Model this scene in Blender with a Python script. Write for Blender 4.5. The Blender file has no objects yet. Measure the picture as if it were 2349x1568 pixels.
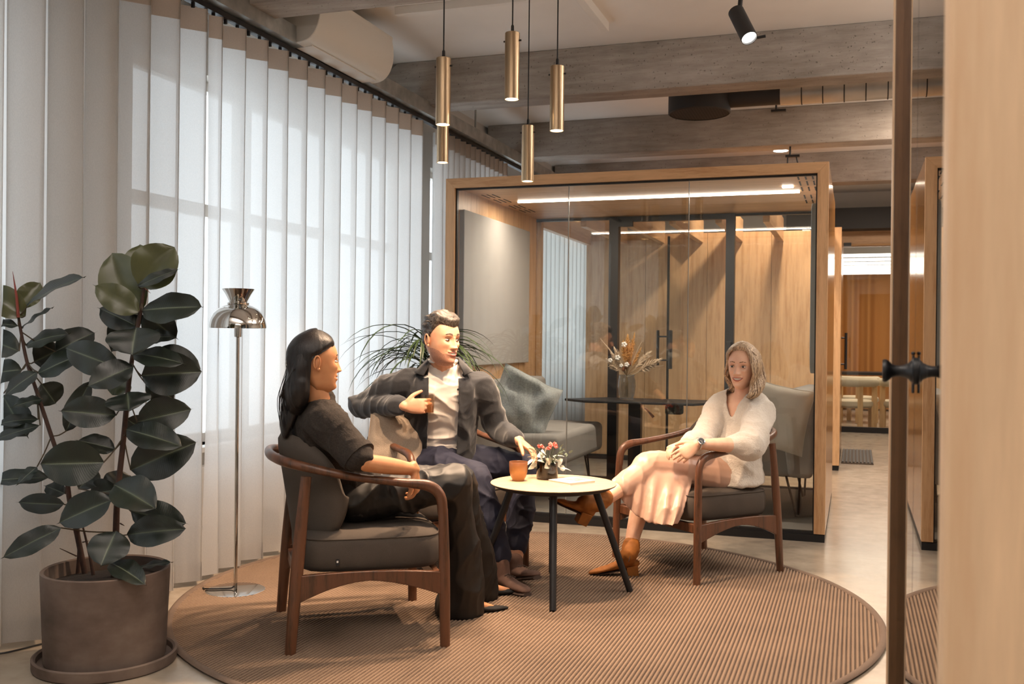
import bpy, math, random
import numpy as np
from mathutils import Vector, Matrix, noise
random.seed(7)
PI = math.pi
sc = bpy.context.scene
COL = sc.collection

# ------------------------------------------------------------------ camera
CH = 1.22; CF = 2295.0; CX, CY = 1174.5, 784.0
_yaw, _pit, _rol = -0.33025, -0.00266, 0.0104
_f = np.array([math.sin(_yaw)*math.cos(_pit), math.cos(_yaw)*math.cos(_pit), math.sin(_pit)])
_r0 = np.array([math.cos(_yaw), -math.sin(_yaw), 0.0]); _u0 = np.cross(_r0, _f)
_r = _r0*math.cos(_rol)+_u0*math.sin(_rol); _u = -_r0*math.sin(_rol)+_u0*math.cos(_rol)
cam = bpy.data.cameras.new('camera'); co = bpy.data.objects.new('camera', cam); COL.objects.link(co)
co.matrix_world = Matrix(((_r[0], _u[0], -_f[0], 0), (_r[1], _u[1], -_f[1], 0), (_r[2], _u[2], -_f[2], CH), (0, 0, 0, 1)))
cam.sensor_width = 36; cam.lens = CF/2349*36; cam.clip_start = .05; cam.clip_end = 200
cam.dof.use_dof = True; cam.dof.focus_distance = 4.6; cam.dof.aperture_fstop = 5.6
sc.camera = co
def ray(px, py):
    d = np.array([px-CX, -(py-CY), CF]); return d[0]*_r+d[1]*_u+d[2]*_f
def D(px, py, dep):                       # point seen at a pixel, at a distance in metres along the view axis
    return Vector(ray(px, py)*(dep/CF)+np.array([0, 0, CH]))
def G(px, py, z=0.0):
    d = ray(px, py); return Vector(np.array([0, 0, CH])+d*((z-CH)/d[2]))
def PYp(px, py, Y):
    d = ray(px, py); return Vector(np.array([0, 0, CH])+d*(Y/d[1]))
def PXp(px, py, X):
    d = ray(px, py); return Vector(np.array([0, 0, CH])+d*(X/d[0]))

# ------------------------------------------------------------------ light and exposure
vs = sc.view_settings
vs.view_transform = 'Standard'; vs.look = 'None'; vs.gamma = 1; vs.use_curve_mapping = False
sc.display_settings.display_device = 'sRGB'
vs.exposure = -0.12
world = bpy.data.worlds.new('world'); sc.world = world; world.use_nodes = True
bg = world.node_tree.nodes['Background']; bg.inputs[0].default_value = (.86, .93, 1, 1); bg.inputs[1].default_value = 3.5
sc.cycles.max_bounces = 10; sc.cycles.diffuse_bounces = 4; sc.cycles.glossy_bounces = 5
sc.cycles.transmission_bounces = 8; sc.cycles.transparent_max_bounces = 24
sc.cycles.caustics_reflective = False; sc.cycles.caustics_refractive = False
sc.cycles.sample_clamp_indirect = 4; sc.cycles.blur_glossy = 1.0

def light(kind, name, loc, energy, color, aim=None, **kw):
    l = bpy.data.lights.new(name, kind); l.energy = energy; l.color = color
    for k, v in kw.items(): setattr(l, k, v)
    o = bpy.data.objects.new(name, l); COL.objects.link(o); o.location = loc
    if aim is not None:
        o.rotation_euler = (Vector(aim)-Vector(loc)).to_track_quat('-Z', 'Y').to_euler()
    return o
# added fill lights at ceiling height (outside the view) and in the corridor behind
W1 = (1, .80, .62); W2 = (1, .90, .80)
light('AREA', 'ceiling_fill', (-.9, 1.6, 3.20), 8, W2, (-.9, 1.6, 0), shape='RECTANGLE', size=2.6, size_y=.5)
light('AREA', 'ceiling_fill', (1.0, -1.0, 3.20), 62, W2, (.8, -.6, 0), shape='RECTANGLE', size=2.6, size_y=.5)
light('AREA', 'ceiling_fill', (2.4, 5.6, 3.22), 70, W2, (2.0, 5.6, 0), shape='RECTANGLE', size=1.6, size_y=.5)
# unseen fill lights, added to brighten the ceiling from below
light('AREA', 'fill_uplight', (-.9, 1.3, 2.62), 90, (1, .90, .83), (-.9, 1.3, 4), shape='RECTANGLE', size=2.4, size_y=.3)
light('AREA', 'fill_uplight', (1.6, 4.6, 2.62), 80, (1, .90, .83), (1.6, 4.6, 4), shape='RECTANGLE', size=.5, size_y=2.4)
light('AREA', 'fill_uplight', (1.5, 9.3, 2.62), 75, (1, .88, .78), (1.5, 9.3, 4), shape='RECTANGLE', size=.5, size_y=2.4)
light('AREA', 'ceiling_fill', (.9, 8.3, 3.24), 60, W1, (.9, 8.3, 0), shape='RECTANGLE', size=.8, size_y=.8)  # this one and the next: added fill over the passage, no fixtures
light('AREA', 'ceiling_fill', (.3, 12.3, 3.1), 50, W1, (.3, 12.3, 0), shape='RECTANGLE', size=1.2, size_y=.8)
light('SPOT', 'ceiling_spot', (-.6, 9.35, 3.05), 150, W1, (-1.1, 10.1, 1.2), spot_size=1.7, spot_blend=.6, shadow_soft_size=.05)

# ------------------------------------------------------------------ materials
def lin(h):
    h = h.lstrip('#'); c = [int(h[i:i+2], 16)/255 for i in (0, 2, 4)]
    return tuple((x/12.92 if x <= .04045 else ((x+.055)/1.055)**2.4) for x in c)+(1,)
class N:
    def __init__(s, name):
        s.m = bpy.data.materials.new(name); s.m.use_nodes = True; s.t = s.m.node_tree; s.t.nodes.clear()
        s.out = s.n('ShaderNodeOutputMaterial')
    def n(s, typ, **kw):
        nd = s.t.nodes.new(typ)
        for k, v in kw.items():
            if k.startswith('i_'):
                k = k[2:]; k = int(k) if k.isdigit() else k.replace('_', ' ')
                if hasattr(v, 'is_linked') or isinstance(v, bpy.types.NodeSocket): s.t.links.new(v, nd.inputs[k])
                else: nd.inputs[k].default_value = v
            else: setattr(nd, k, v)
        return nd
    def link(s, a, b): s.t.links.new(a, b)
    def coord(s, scale=(1, 1, 1), kind='Object', rot=(0, 0, 0)):
        c = s.n('ShaderNodeTexCoord'); mp = s.n('ShaderNodeMapping'); s.link(c.outputs[kind], mp.inputs[0])
        mp.inputs['Scale'].default_value = scale; mp.inputs['Rotation'].default_value = rot; return mp.outputs[0]
    def noise(s, vec, scale=5, detail=3, rough=.5):
        return s.n('ShaderNodeTexNoise', i_Vector=vec, i_Scale=scale, i_Detail=detail, i_Roughness=rough).outputs[0]
    def ramp(s, fac, stops):
        r = s.n('ShaderNodeValToRGB', i_Fac=fac); e = r.color_ramp.elements
        while len(e) < len(stops): e.new(.5)
        for el, (p, c) in zip(e, stops): el.position = p; el.color = c
        return r.outputs[0]
    def math(s, op, a, b=0.0, c=None):
        nd = s.n('ShaderNodeMath', operation=op)
        for i, v in enumerate((a, b, c)):
            if v is None: continue
            if isinstance(v, bpy.types.NodeSocket): s.link(v, nd.inputs[i])
            else: nd.inputs[i].default_value = v
        return nd.outputs[0]
    def bump(s, h, st=.3, dist=.01):
        return s.n('ShaderNodeBump', i_Height=h, i_Strength=st, i_Distance=dist).outputs[0]
    def pbr(s, color, rough=.5, metal=0.0, normal=None, **kw):
        b = s.n('ShaderNodeBsdfPrincipled')
        for k, v in (('Base Color', color), ('Roughness', rough), ('Metallic', metal)):
            if isinstance(v, bpy.types.NodeSocket): s.link(v, b.inputs[k])
            else: b.inputs[k].default_value = v
        if normal is not None: s.link(normal, b.inputs['Normal'])
        for k, v in kw.items():
            k = k.replace('_', ' ')
            if isinstance(v, bpy.types.NodeSocket): s.link(v, b.inputs[k])
            else: b.inputs[k].default_value = v
        return b.outputs[0]
    def done(s, sh): s.link(sh, s.out.inputs[0]); return s.m
def plain(name, h, rough=.5, metal=0.0, nscale=0, var=.08, bump=0, bscale=200, kind='Object', **kw):
    n = N(name); c = lin(h); col = c; nm = None
    if nscale:
        f = n.noise(n.coord(kind=kind), nscale, 3)
        col = n.ramp(f, [(.3, tuple(x*(1-var) for x in c[:3])+(1,)), (.7, tuple(min(1, x*(1+var)) for x in c[:3])+(1,))])
    if bump: nm = n.bump(n.noise(n.coord(kind=kind), bscale, 2), bump, .002)
    return n.done(n.pbr(col, rough, metal, nm, **kw))
def wood(name, c1, c2, scale=(14, 14, 1.1), rough=.45, wave=True, coat=0.0):
    n = N(name); v = n.coord(scale)
    f = n.noise(v, 2.2, 8, .62); g = n.noise(n.coord(tuple(x*9 for x in scale)), 2, 3, .6)
    m = n.math('ADD', n.math('MULTIPLY', f, .75), n.math('MULTIPLY', g, .25))
    col = n.ramp(m, [(.36, lin(c2)), (.5, lin(c1)), (.66, tuple(min(1, x*1.15) for x in lin(c1)[:3])+(1,))])
    return n.done(n.pbr(col, rough, 0, n.bump(g, .12, .002), Coat_Weight=coat, Coat_Roughness=.15))
def fabric(name, h, scale=900, var=.18, bump=.5, rough=.95, big=8, sheen=.0):
    n = N(name); c = lin(h); v = n.coord()
    f = n.noise(v, scale, 2, .7); b = n.noise(v, big, 3)
    m = n.math('ADD', n.math('MULTIPLY', f, .65), n.math('MULTIPLY', b, .35))
    col = n.ramp(m, [(.35, tuple(x*(1-var) for x in c[:3])+(1,)), (.65, tuple(min(1, x*(1+var)) for x in c[:3])+(1,))])
    return n.done(n.pbr(col, rough, 0, n.bump(f, bump, .002), Sheen_Weight=sheen))
def glassm(name, tint=(1, 1, 1, 1), ior=1.5, add=0.0, dirt=0.0):
    n = N(name); bf = n.n('ShaderNodeNewGeometry').outputs['Backfacing']      # same reflectance on both faces of a thin pane
    fr = n.n('ShaderNodeFresnel', i_IOR=n.math('ADD', n.math('MULTIPLY', bf, 1/ior-ior), ior)).outputs[0]
    if add: fr = n.math('MINIMUM', n.math('ADD', fr, add), 1.0)
    tr = n.n('ShaderNodeBsdfTransparent', i_Color=tint).outputs[0]
    gl = n.n('ShaderNodeBsdfGlossy', i_Color=(1, 1, 1, 1), i_Roughness=0.0).outputs[0]
    return n.done(n.n('ShaderNodeMixShader', i_0=fr, i_1=tr, i_2=gl).outputs[0])
def emis(name, color, st):
    n = N(name); return n.done(n.n('ShaderNodeEmission', i_Color=color, i_Strength=st).outputs[0])
M = {}
M['oak'] = wood('oak', '#cfa67c', '#b98c61', rough=.42)
M['oak_h'] = wood('oak_horizontal', '#cfa67c', '#b98c61', (1.1, 14, 14), rough=.42)
M['oak_y'] = wood('oak_depth', '#cfa67c', '#b98c61', (14, 1.1, 14), rough=.3)
M['oak_light'] = wood('oak_light', '#e2bf9a', '#dab28c', (7, 7, .5), rough=.5)
M['oak_gloss'] = wood('oak_lacquered', '#a9763f', '#8e5f30', (14, 14, 1.1), rough=.16)
M['walnut'] = wood('walnut', '#643f2a', '#3f2a1b', (16, 16, 1.6), rough=.38, coat=.1)
M['tabletop'] = wood('table_oak', '#cdb292', '#ba9a76', (3, 30, 30), rough=.4)
M['black'] = plain('black_metal', '#17171a', .45)
M['black_soft'] = plain('black_rubber', '#121214', .8)
M['chrome'] = plain('chrome', '#d8d6d2', .06, 1.0)
M['steel'] = plain('galvanised_steel', '#b4b4b0', .5, 1.0, nscale=12, var=.2)
M['duct'] = plain('duct_steel', '#b9b8b5', .35, .75, nscale=6, var=.12)
M['white'] = plain('white_paint', '#e6e2dc', .6, nscale=3, var=.03)
M['ceil'] = plain('ceiling_paint', '#ebe7e2', .85, nscale=2, var=.04, bump=.1, bscale=60)
M['ac'] = plain('white_plastic', '#dad5cc', .4)
M['wallp'] = plain('wall_paint', '#cfcac2', .85, nscale=2, var=.04)
M['dark'] = plain('charcoal', '#2b2a2b', .6)
M['soil'] = plain('soil', '#1d140e', .95, nscale=60, var=.5, bump=1, bscale=80)
# brushed brass
n = N('brushed_brass'); v = n.coord((60, 60, 1), 'Object'); f = n.noise(v, 6, 2)
M['brass'] = n.done(n.pbr(n.ramp(f, [(.3, lin('#b39a7a')), (.7, lin('#cbb294'))]), .3, 1.0))
# raw board-marked concrete
n = N('raw_concrete'); v = n.coord()
a = n.noise(v, 1.6, 6, .6); b = n.noise(n.coord((1.2, 5, 9)), 3, 5, .65); pit = n.noise(v, 62, 3, .5)
col = n.ramp(n.math('ADD', n.math('MULTIPLY', a, .5), n.math('MULTIPLY', b, .5)), [(.36, lin('#8a827a')), (.5, lin('#9f978f')), (.64, lin('#b1aaa3'))])
pm = n.ramp(pit, [(.27, (.15, .14, .13, 1)), (.34, (1, 1, 1, 1))])
mx = n.n('ShaderNodeMixRGB', blend_type='MULTIPLY', i_Fac=.6, i_Color1=col, i_Color2=pm).outputs[0]
hh = n.math('ADD', n.math('MULTIPLY', b, .6), n.math('MULTIPLY', pm, .4))
M['concrete'] = n.done(n.pbr(mx, .92, 0, n.bump(hh, .6, .012)))
# polished screed floor
n = N('polished_floor'); v = n.coord()
a = n.noise(v, 1.3, 6, .6); b = n.noise(v, 9, 4, .6)
col = n.ramp(n.math('ADD', n.math('MULTIPLY', a, .6), n.math('MULTIPLY', b, .4)), [(.35, lin('#938677')), (.65, lin('#b5a998'))])
M['floor'] = n.done(n.pbr(col, n.math('ADD', n.math('MULTIPLY', b, .12), .16), 0, n.bump(n.noise(v, 5, 2), .05, .01)))
# sheer curtain
def curtain(name, h, transp, trans=.55):
    n = N(name); c = lin(h); v = n.coord((1, 1, 1)); w = n.noise(n.coord((1, 1, .4)), 350, 1)
    col = n.ramp(w, [(.3, tuple(x*.93 for x in c[:3])+(1,)), (.7, c)])
    d = n.n('ShaderNodeBsdfDiffuse', i_Color=col).outputs[0]; t = n.n('ShaderNodeBsdfTranslucent', i_Color=col).outputs[0]
    m = n.n('ShaderNodeMixShader', i_0=trans, i_1=d, i_2=t).outputs[0]
    tr = n.n('ShaderNodeBsdfTransparent').outputs[0]
    # a woven sheer lets less light straight through when seen edge-on
    lw = n.n('ShaderNodeLayerWeight', i_Blend=.5).outputs[1]
    fac = n.math('MULTIPLY', n.math('SUBTRACT', 1.0, lw), transp)
    return n.done(n.n('ShaderNodeMixShader', i_0=fac, i_1=m, i_2=tr).outputs[0])
M['sheer'] = curtain('sheer_curtain', '#e4e2e0', .085, .62)
M['tape'] = curtain('curtain_tape', '#cbbcae', .0, .35)
M['drape'] = curtain('ochre_drape', '#c38a52', .0, .2)
M['glass'] = glassm('clear_glass', (.96, .975, .97, 1), 1.5)
M['glass_door'] = glassm('door_glass', (.45, .42, .40, 1), 1.9)
M['glass_smoke'] = glassm('smoked_glass', (.80, .83, .86, 1), 1.5)
M['oak_shaded'] = wood('shaded_oak', '#6b4a2e', '#52361f', rough=.4)  # same oak as the booth, with the post's shade put into the colour
M['glass_brown'] = glassm('brown_glass', (.93, .87, .80, 1), 1.5)
M['glass_win'] = glassm('window_glass', (.95, .97, .97, 1), 1.45)
M['led'] = emis('led_white', (1, .86, .72, 1), 14)
M['led_tube'] = emis('led_tube', (1, .9, .78, 1), 5)
M['bulb'] = emis('warm_bulb', (1, .78, .5, 1), 18)
M['bulb_white'] = emis('spot_bulb', (1, .95, .88, 1), 14)
M['green_led'] = emis('green_led', (.1, 1, .15, 1), 4)
M['tweed'] = fabric('chair_tweed', '#50473f', 700, .22, .6)
M['sofa'] = fabric('sofa_wool', '#a09c97', 500, .1, .4)
M['felt_grey'] = fabric('acoustic_felt', '#a8a49f', 300, .05, .2)
M['felt_blue'] = fabric('blue_felt', '#8a979f', 300, .05, .2)
M['cush_silver'] = fabric('silver_velvet', '#9aa09f', 90, .3, .8, .6, 14, .6)
M['cush_white'] = fabric('white_linen', '#cfc8bc', 600, .1, .5)
M['cush_beige'] = fabric('beige_linen', '#a79684', 260, .2, .8)
# ------------------------------------------------------------------ geometry helpers
class Geo:
    def __init__(s): s.v = []; s.f = []; s.mi = []
    def add(s, vs_, fs, mi=0, mat=None):
        o = len(s.v)
        for p in vs_:
            p = Vector(p); s.v.append(mat @ p if mat is not None else p)
        for f in fs: s.f.append(tuple(i+o for i in f)); s.mi.append(mi)
        return s
    def box(s, x0, x1, y0, y1, z0, z1, mi=0, mat=None):
        vs_ = [(x, y, z) for x in (x0, x1) for y in (y0, y1) for z in (z0, z1)]
        return s.add(vs_, [(0, 1, 3, 2), (4, 6, 7, 5), (0, 4, 5, 1), (2, 3, 7, 6), (0, 2, 6, 4), (1, 5, 7, 3)], mi, mat)
    def loft(s, secs, mi=0, caps=True, closed=False, mat=None):
        # secs: list of rings with equal vertex count
        n = len(secs[0]); vs_ = [p for r in secs for p in r]; fs = []
        K = len(secs)
        for k in range(K if closed else K-1):
            k2 = (k+1) % K
            for i in range(n):
                j = (i+1) % n; fs.append((k*n+i, k*n+j, k2*n+j, k2*n+i))
        if caps and not closed:
            fs.append(tuple(range(n-1, -1, -1))); fs.append(tuple((K-1)*n+i for i in range(n)))
        return s.add(vs_, fs, mi, mat)
    def tube(s, pts, r, n=12, mi=0, round_ends=False, mat=None, up=None, closed=False):
        # r: number, list of numbers or list of (a,b); a across (side), b along 'up'
        pts = [Vector(p) for p in pts]; K = len(pts)
        rr = [(x, x) if isinstance(x, (int, float)) else tuple(x) for x in (r if isinstance(r, (list, tuple)) else [r]*K)]
        T = []
        for k in range(K):
            if closed: t = pts[(k+1) % K]-pts[k-1]
            else: t = pts[min(k+1, K-1)]-pts[max(k-1, 0)]
            T.append(t.normalized() if t.length > 1e-9 else Vector((0, 0, 1)))
        if up is None:
            u = Vector((0, 0, 1)) if abs(T[0].z) < .9 else Vector((1, 0, 0)); ups = []
            for k in range(K):
                u = (u-T[k]*u.dot(T[k])).normalized(); ups.append(u.copy())
        else:
            ul = up if isinstance(up, list) else [up]*K; ups = []
            for k in range(K):
                u = Vector(ul[k]); u = u-T[k]*u.dot(T[k])
                ups.append(u.normalized() if u.length > 1e-6 else T[k].orthogonal().normalized())
        def ring(c, t, u, a, b):
            side = t.cross(u).normalized()
            return [c+side*(a*math.cos(2*PI*i/n))+u*(b*math.sin(2*PI*i/n)) for i in range(n)]
        secs = []
        if round_ends:
            for q in (1.3, .9, .45):
                a, b = rr[0]; e = min(a, b); secs.append(ring(pts[0]-T[0]*e*math.sin(q), T[0], ups[0], a*math.cos(q), b*math.cos(q)))
        for k in range(K): secs.append(ring(pts[k], T[k], ups[k], *rr[k]))
        if round_ends:
            for q in (.45, .9, 1.3):
                a, b = rr[-1]; e = min(a, b); secs.append(ring(pts[-1]+T[-1]*e*math.sin(q), T[-1], ups[-1], a*math.cos(q), b*math.cos(q)))
        return s.loft(secs, mi, caps=not closed, closed=closed, mat=mat)
    def lathe(s, prof, n=32, mi=0, mat=None, closed=False, caps=False):
        secs = [[Vector((r*math.cos(2*PI*i/n), r*math.sin(2*PI*i/n), z)) for i in range(n)] for r, z in prof]
        return s.loft(secs, mi, caps=caps, closed=closed, mat=mat)
    def ell(s, c, rx, ry, rz, n=16, mi=0, mat=None):
        c = Vector(c); secs = []
        for k in range(1, n):
            a = PI*k/n; secs.append([c+Vector((rx*math.sin(a)*math.cos(2*PI*i/(2*n)), ry*math.sin(a)*math.sin(2*PI*i/(2*n)), -rz*math.cos(a))) for i in range(2*n)])
        return s.loft(secs, mi, True, mat=mat)
    def prism(s, poly, y0, y1, axis='y', mi=0, mat=None):
        def P(a, b, t): return {'y': (a, t, b), 'x': (t, a, b), 'z': (a, b, t)}[axis]
        return s.loft([[Vector(P(a, b, t)) for a, b in poly] for t in (y0, y1)], mi, True, mat=mat)
def cr(pts, m=6, closed=False):           # catmull-rom through the points (works on tuples of any length)
    P = [np.array(p, float) for p in pts]; n = len(P); out = []
    for k in range(n if closed else n-1):
        a = P[(k-1) % n] if closed or k > 0 else 2*P[0]-P[1]; b = P[k]; c = P[(k+1) % n]
        d = P[(k+2) % n] if closed or k+2 < n else 2*P[-1]-P[-2]
        for j in range(m):
            t = j/m; out.append(.5*((2*b)+(c-a)*t+(2*a-5*b+4*c-d)*t*t+(3*b-a-3*c+d)*t**3))
    if not closed: out.append(P[-1])
    return [tuple(float(x) for x in p) for p in out]
def sm_tube(g, pts, rad, n=12, m=6, **kw):  # smooth tube; rad per control point (number or pair)
    rr = [(r, r) if isinstance(r, (int, float)) else r for r in (rad if isinstance(rad, (list, tuple)) and len(rad) == len(pts) else [rad]*len(pts))]
    q = cr([tuple(p)+tuple(r) for p, r in zip(pts, rr)], m)
    return g.tube([p[:3] for p in q], [(max(p[3], 1e-4), max(p[4], 1e-4)) for p in q], n, **kw)
def mat_at(loc=(0, 0, 0), rz=0, rx=0, ry=0, s=1):
    return Matrix.Translation(loc) @ Matrix.Rotation(rz, 4, 'Z') @ Matrix.Rotation(ry, 4, 'Y') @ Matrix.Rotation(rx, 4, 'X') @ Matrix.Scale(s, 4)
def frame_mat(o, x, y):                   # matrix with given origin, x axis and approximate y axis
    x = Vector(x).normalized(); y = Vector(y); y = (y-x*y.dot(x)).normalized(); z = x.cross(y)
    return Matrix(((x[0], y[0], z[0], o[0]), (x[1], y[1], z[1], o[1]), (x[2], y[2], z[2], o[2]), (0, 0, 0, 1)))
def thing(name, label, cat, loc=(0, 0, 0), rz=0, group=None):
    o = bpy.data.objects.new(name, None); COL.objects.link(o); o.empty_display_size = .1
    o.matrix_world = mat_at(loc, rz); o['label'] = label; o['category'] = cat
    if group: o['group'] = group
    return o
def root_mat(o):
    m = o.matrix_basis.copy()
    while o.parent: o = o.parent; m = o.matrix_basis @ m
    return m
def mk(name, g, mat, parent=None, world=False, smooth=True, bevel=0, label=None, kind=None, cat=None, group=None, segs=2, sub=0, auto=.7):
    me = bpy.data.meshes.new(name)
    vs_ = g.v
    if world and parent is not None:
        im = root_mat(parent).inverted(); vs_ = [im @ v for v in vs_]
    me.from_pydata([tuple(v) for v in vs_], [], g.f); me.update()
    for x in (mat if isinstance(mat, (list, tuple)) else [mat]): me.materials.append(x)
    me.polygons.foreach_set('material_index', g.mi)
    o = bpy.data.objects.new(name, me); COL.objects.link(o)
    if parent is not None: o.parent = parent
    if smooth:
        me.polygons.foreach_set('use_smooth', [True]*len(me.polygons))
        try: me.set_sharp_from_angle(angle=auto)
        except Exception: pass
    if bevel:
        b = o.modifiers.new('bevel', 'BEVEL'); b.width = bevel; b.segments = segs; b.limit_method = 'ANGLE'; b.angle_limit = .6; b.harden_normals = False
    if sub:
        q = o.modifiers.new('sub', 'SUBSURF'); q.levels = q.render_levels = sub
    if label: o['label'] = label
    if kind: o['kind'] = kind
    if cat: o['category'] = cat
    if group: o['group'] = group
    return o
def dup(root, loc, rz, label=None):
    def cp(o, par):
        c = o.copy(); COL.objects.link(c)
        if par is not None: c.parent = par
        for ch in [x for x in COL.objects if x.parent == o]: cp(ch, c)
        return c
    r = cp(root, None); r.matrix_world = mat_at(loc, rz)
    if label: r['label'] = label
    return r
def evaluated(o):
    dg = bpy.context.evaluated_depsgraph_get(); dg.update()
    return bpy.data.meshes.new_from_object(o.evaluated_get(dg))
def fuse(g, voxel=.006, smooth=4, fac=.5, disp=None, cut=None, thick=0):
    # join overlapping closed shells into one continuous skin, smooth it, displace it, cut openings in it
    me = bpy.data.meshes.new('t'); me.from_pydata([tuple(v) for v in g.v], [], g.f); me.update()
    o = bpy.data.objects.new('t', me); COL.objects.link(o)
    r = o.modifiers.new('r', 'REMESH'); r.mode = 'VOXEL'; r.voxel_size = voxel
    if smooth:
        q = o.modifiers.new('s', 'SMOOTH'); q.iterations = smooth; q.factor = fac
    m2 = evaluated(o); bpy.data.objects.remove(o); bpy.data.meshes.remove(me)
    nv = len(m2.vertices); co_ = np.empty(nv*3); m2.vertices.foreach_get('co', co_); co_ = co_.reshape(-1, 3)
    nr = np.empty(nv*3); m2.vertices.foreach_get('normal', nr); nr = nr.reshape(-1, 3)
    if disp is not None:
        d = np.array([disp(Vector(p), Vector(q)) for p, q in zip(co_, nr)]); co_ = co_+nr*d[:, None]
    fs = [tuple(p.vertices) for p in m2.polygons]
    if cut is not None:
        keep = np.array([not cut(Vector(p)) for p in co_])
        fs = [f for f in fs if all(keep[i] for i in f)]
        used = sorted({i for f in fs for i in f}); mp = {i: k for k, i in enumerate(used)}
        co_ = co_[used]; fs = [tuple(mp[i] for i in f) for f in fs]
        cnt = {}                                   # even out the cut edge
        for f in fs:
            for a, b in zip(f, f[1:]+f[:1]): e = (min(a, b), max(a, b)); cnt[e] = cnt.get(e, 0)+1
        nb = {}
        for (a, b), c in cnt.items():
            if c == 1: nb.setdefault(a, []).append(b); nb.setdefault(b, []).append(a)
        for _ in range(14):
            new = {a: (co_[a]*.4+.6*sum(co_[b] for b in bs)/len(bs)) for a, bs in nb.items()}
            for a, p in new.items(): co_[a] = p
    bpy.data.meshes.remove(m2)
    out = Geo(); out.add([Vector(p) for p in co_], fs); return out
def wrinkle(amp=.004, sc1=9, sc2=26, stretch=(1, 1, 1)):
    def f(p, nrm):
        q = Vector((p.x*stretch[0], p.y*stretch[1], p.z*stretch[2]))
        w = Vector((noise.noise(q*3), noise.noise(q*3+Vector((5, 1, 2))), noise.noise(q*3+Vector((1, 8, 3)))))*.12
        a = (1-abs(noise.noise((q+w)*sc1))*2)**3; b = (1-abs(noise.noise((q+w)*sc2+Vector((7, 3, 1))))*2)**2
        return amp*(a*1.5+b*.5-.9)
    return f
# ------------------------------------------------------------------ room shell
def struct(name, g, m, parent=None, **kw):
    return mk(name, g, m, parent, kind='structure', smooth=False, **kw)
XW = -3.40; ZC = 3.27
struct('floor', Geo().box(-3.6, 4.2, -2.6, 19.8, -.08, 0), M['floor'])
ceil = struct('ceiling', Geo().box(-3.6, 4.2, -2.6, 19.8, ZC, ZC+.1), M['ceil'])
for y0 in (-.1, 2.2, 4.46, 6.78, 9.02, 11.28):
    g = Geo(); g.prism([(-3.36, 2.94), (4.2, 2.94), (4.2, ZC), (-3.36, ZC)] if y0 != 6.78 else
                       [(-3.22, 2.94), (4.2, 2.94), (4.2, ZC), (-3.25, ZC), (-3.34, 3.20), (-3.40, 3.1), (-3.40, 2.99)], y0, y0+.25)
    mk('concrete_beam', g, M['concrete'], ceil, smooth=False, bevel=.008)
openings = [(-1.5, 3.08), (4.08, 7.45), (7.75, 9.3), (9.6, 11.8)]
ZS, ZT = .62, 2.66
g = Geo(); ys = [-2.6]+[y for o_ in openings for y in o_]+[19.8]
for a, b in zip(ys[0::2], ys[1::2]): g.box(XW-.25, XW, a, b, 0, ZC)
for a, b in openings: g.box(XW-.25, XW, a, b, 0, ZS); g.box(XW-.25, XW, a, b, ZT, ZC)
struct('wall_left', g, M['wallp'])
for k, (a, b) in enumerate(openings):
    w = bpy.data.objects.new('window_%d' % (k+1), None); COL.objects.link(w); w['kind'] = 'structure'
    g = Geo(); x0, x1 = XW-.16, XW-.10
    g.box(x0, x1, a, a+.05, ZS, ZT); g.box(x0, x1, b-.05, b, ZS, ZT); g.box(x0, x1, a, b, ZS, ZS+.05); g.box(x0, x1, a, b, ZT-.05, ZT)
    mk('window_frame', g, M['white'], w, smooth=False)
    n_ = max(2, round((b-a)/1.06)); st = (b-a)/n_
    for i in range(1, n_): mk('mullion', Geo().box(x0, x1, a+st*i-.06, a+st*i+.06, ZS+.05, ZT-.05), M['white'], w, smooth=False)
    mk('transom', Geo().box(x0+.005, x1-.005, a+.05, b-.05, 1.90, 1.97), M['white'], w, smooth=False)
    for i in range(n_):
        mk('pane', Geo().box(x0+.025, x0+.031, a+st*i+.03, a+st*(i+1)-.03, ZS+.03, ZT-.03), M['glass_win'], w, smooth=False)
    mk('window_sill', Geo().box(XW-.1, XW+.08, a-.02, b+.02, ZS-.03, ZS), M['white'], w, smooth=False, bevel=.004)
struct('wall_right', Geo().box(4.1, 4.2, -2.6, 19.8, 0, ZC), M['wallp'])
struct('wall_rear', Geo().box(-3.6, 4.2, -2.7, -2.6, 0, ZC), M['wallp'])
struct('wall_far', Geo().box(-3.6, 4.2, 19.7, 19.8, 0, ZC), M['wallp'])
struct('wall_partition', Geo().box(-3.4, -.9, 14.4, 14.5, 0, ZC).box(1.6, 4.1, 14.4, 14.5, 0, ZC).box(-.9, 1.6, 14.4, 14.5, 3.02, ZC), M['wallp'])
struct('baseboard_left', Geo().box(XW, XW+.02, -2.6, 19.6, 0, .1), M['white'], bevel=.003)
# low panel radiators under the windows
for a, b in ((4.2, 5.6), (5.75, 7.1), (1.2, 3.0)):
    t = thing('radiator', {4.2: 'white panel radiator behind the sheer curtain beside the floor lamp', 5.75: 'white panel radiator behind the curtain, the one nearer the glass pod', 1.2: 'white panel radiator behind the curtain left of the potted plant'}[a], 'radiator', (XW+.06, (a+b)/2, 0), 0)
    mk('panel', Geo().box(XW+.04, XW+.10, a, b, .20, .52), M['white'], t, world=True, smooth=False, bevel=.01)
    g = Geo()
    for k in range(24): y = a+.03+(b-a-.06)*k/23; g.box(XW+.098, XW+.106, y-.012, y+.012, .23, .49)
    mk('rib', g, M['white'], t, world=True, smooth=False, kind='stuff')
    mk('foot', Geo().box(XW+.05, XW+.09, a+.1, a+.13, 0, .21), M['white'], t, world=True, smooth=False)
    mk('foot', Geo().box(XW+.05, XW+.09, b-.13, b-.1, 0, .21), M['white'], t, world=True, smooth=False)

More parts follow.
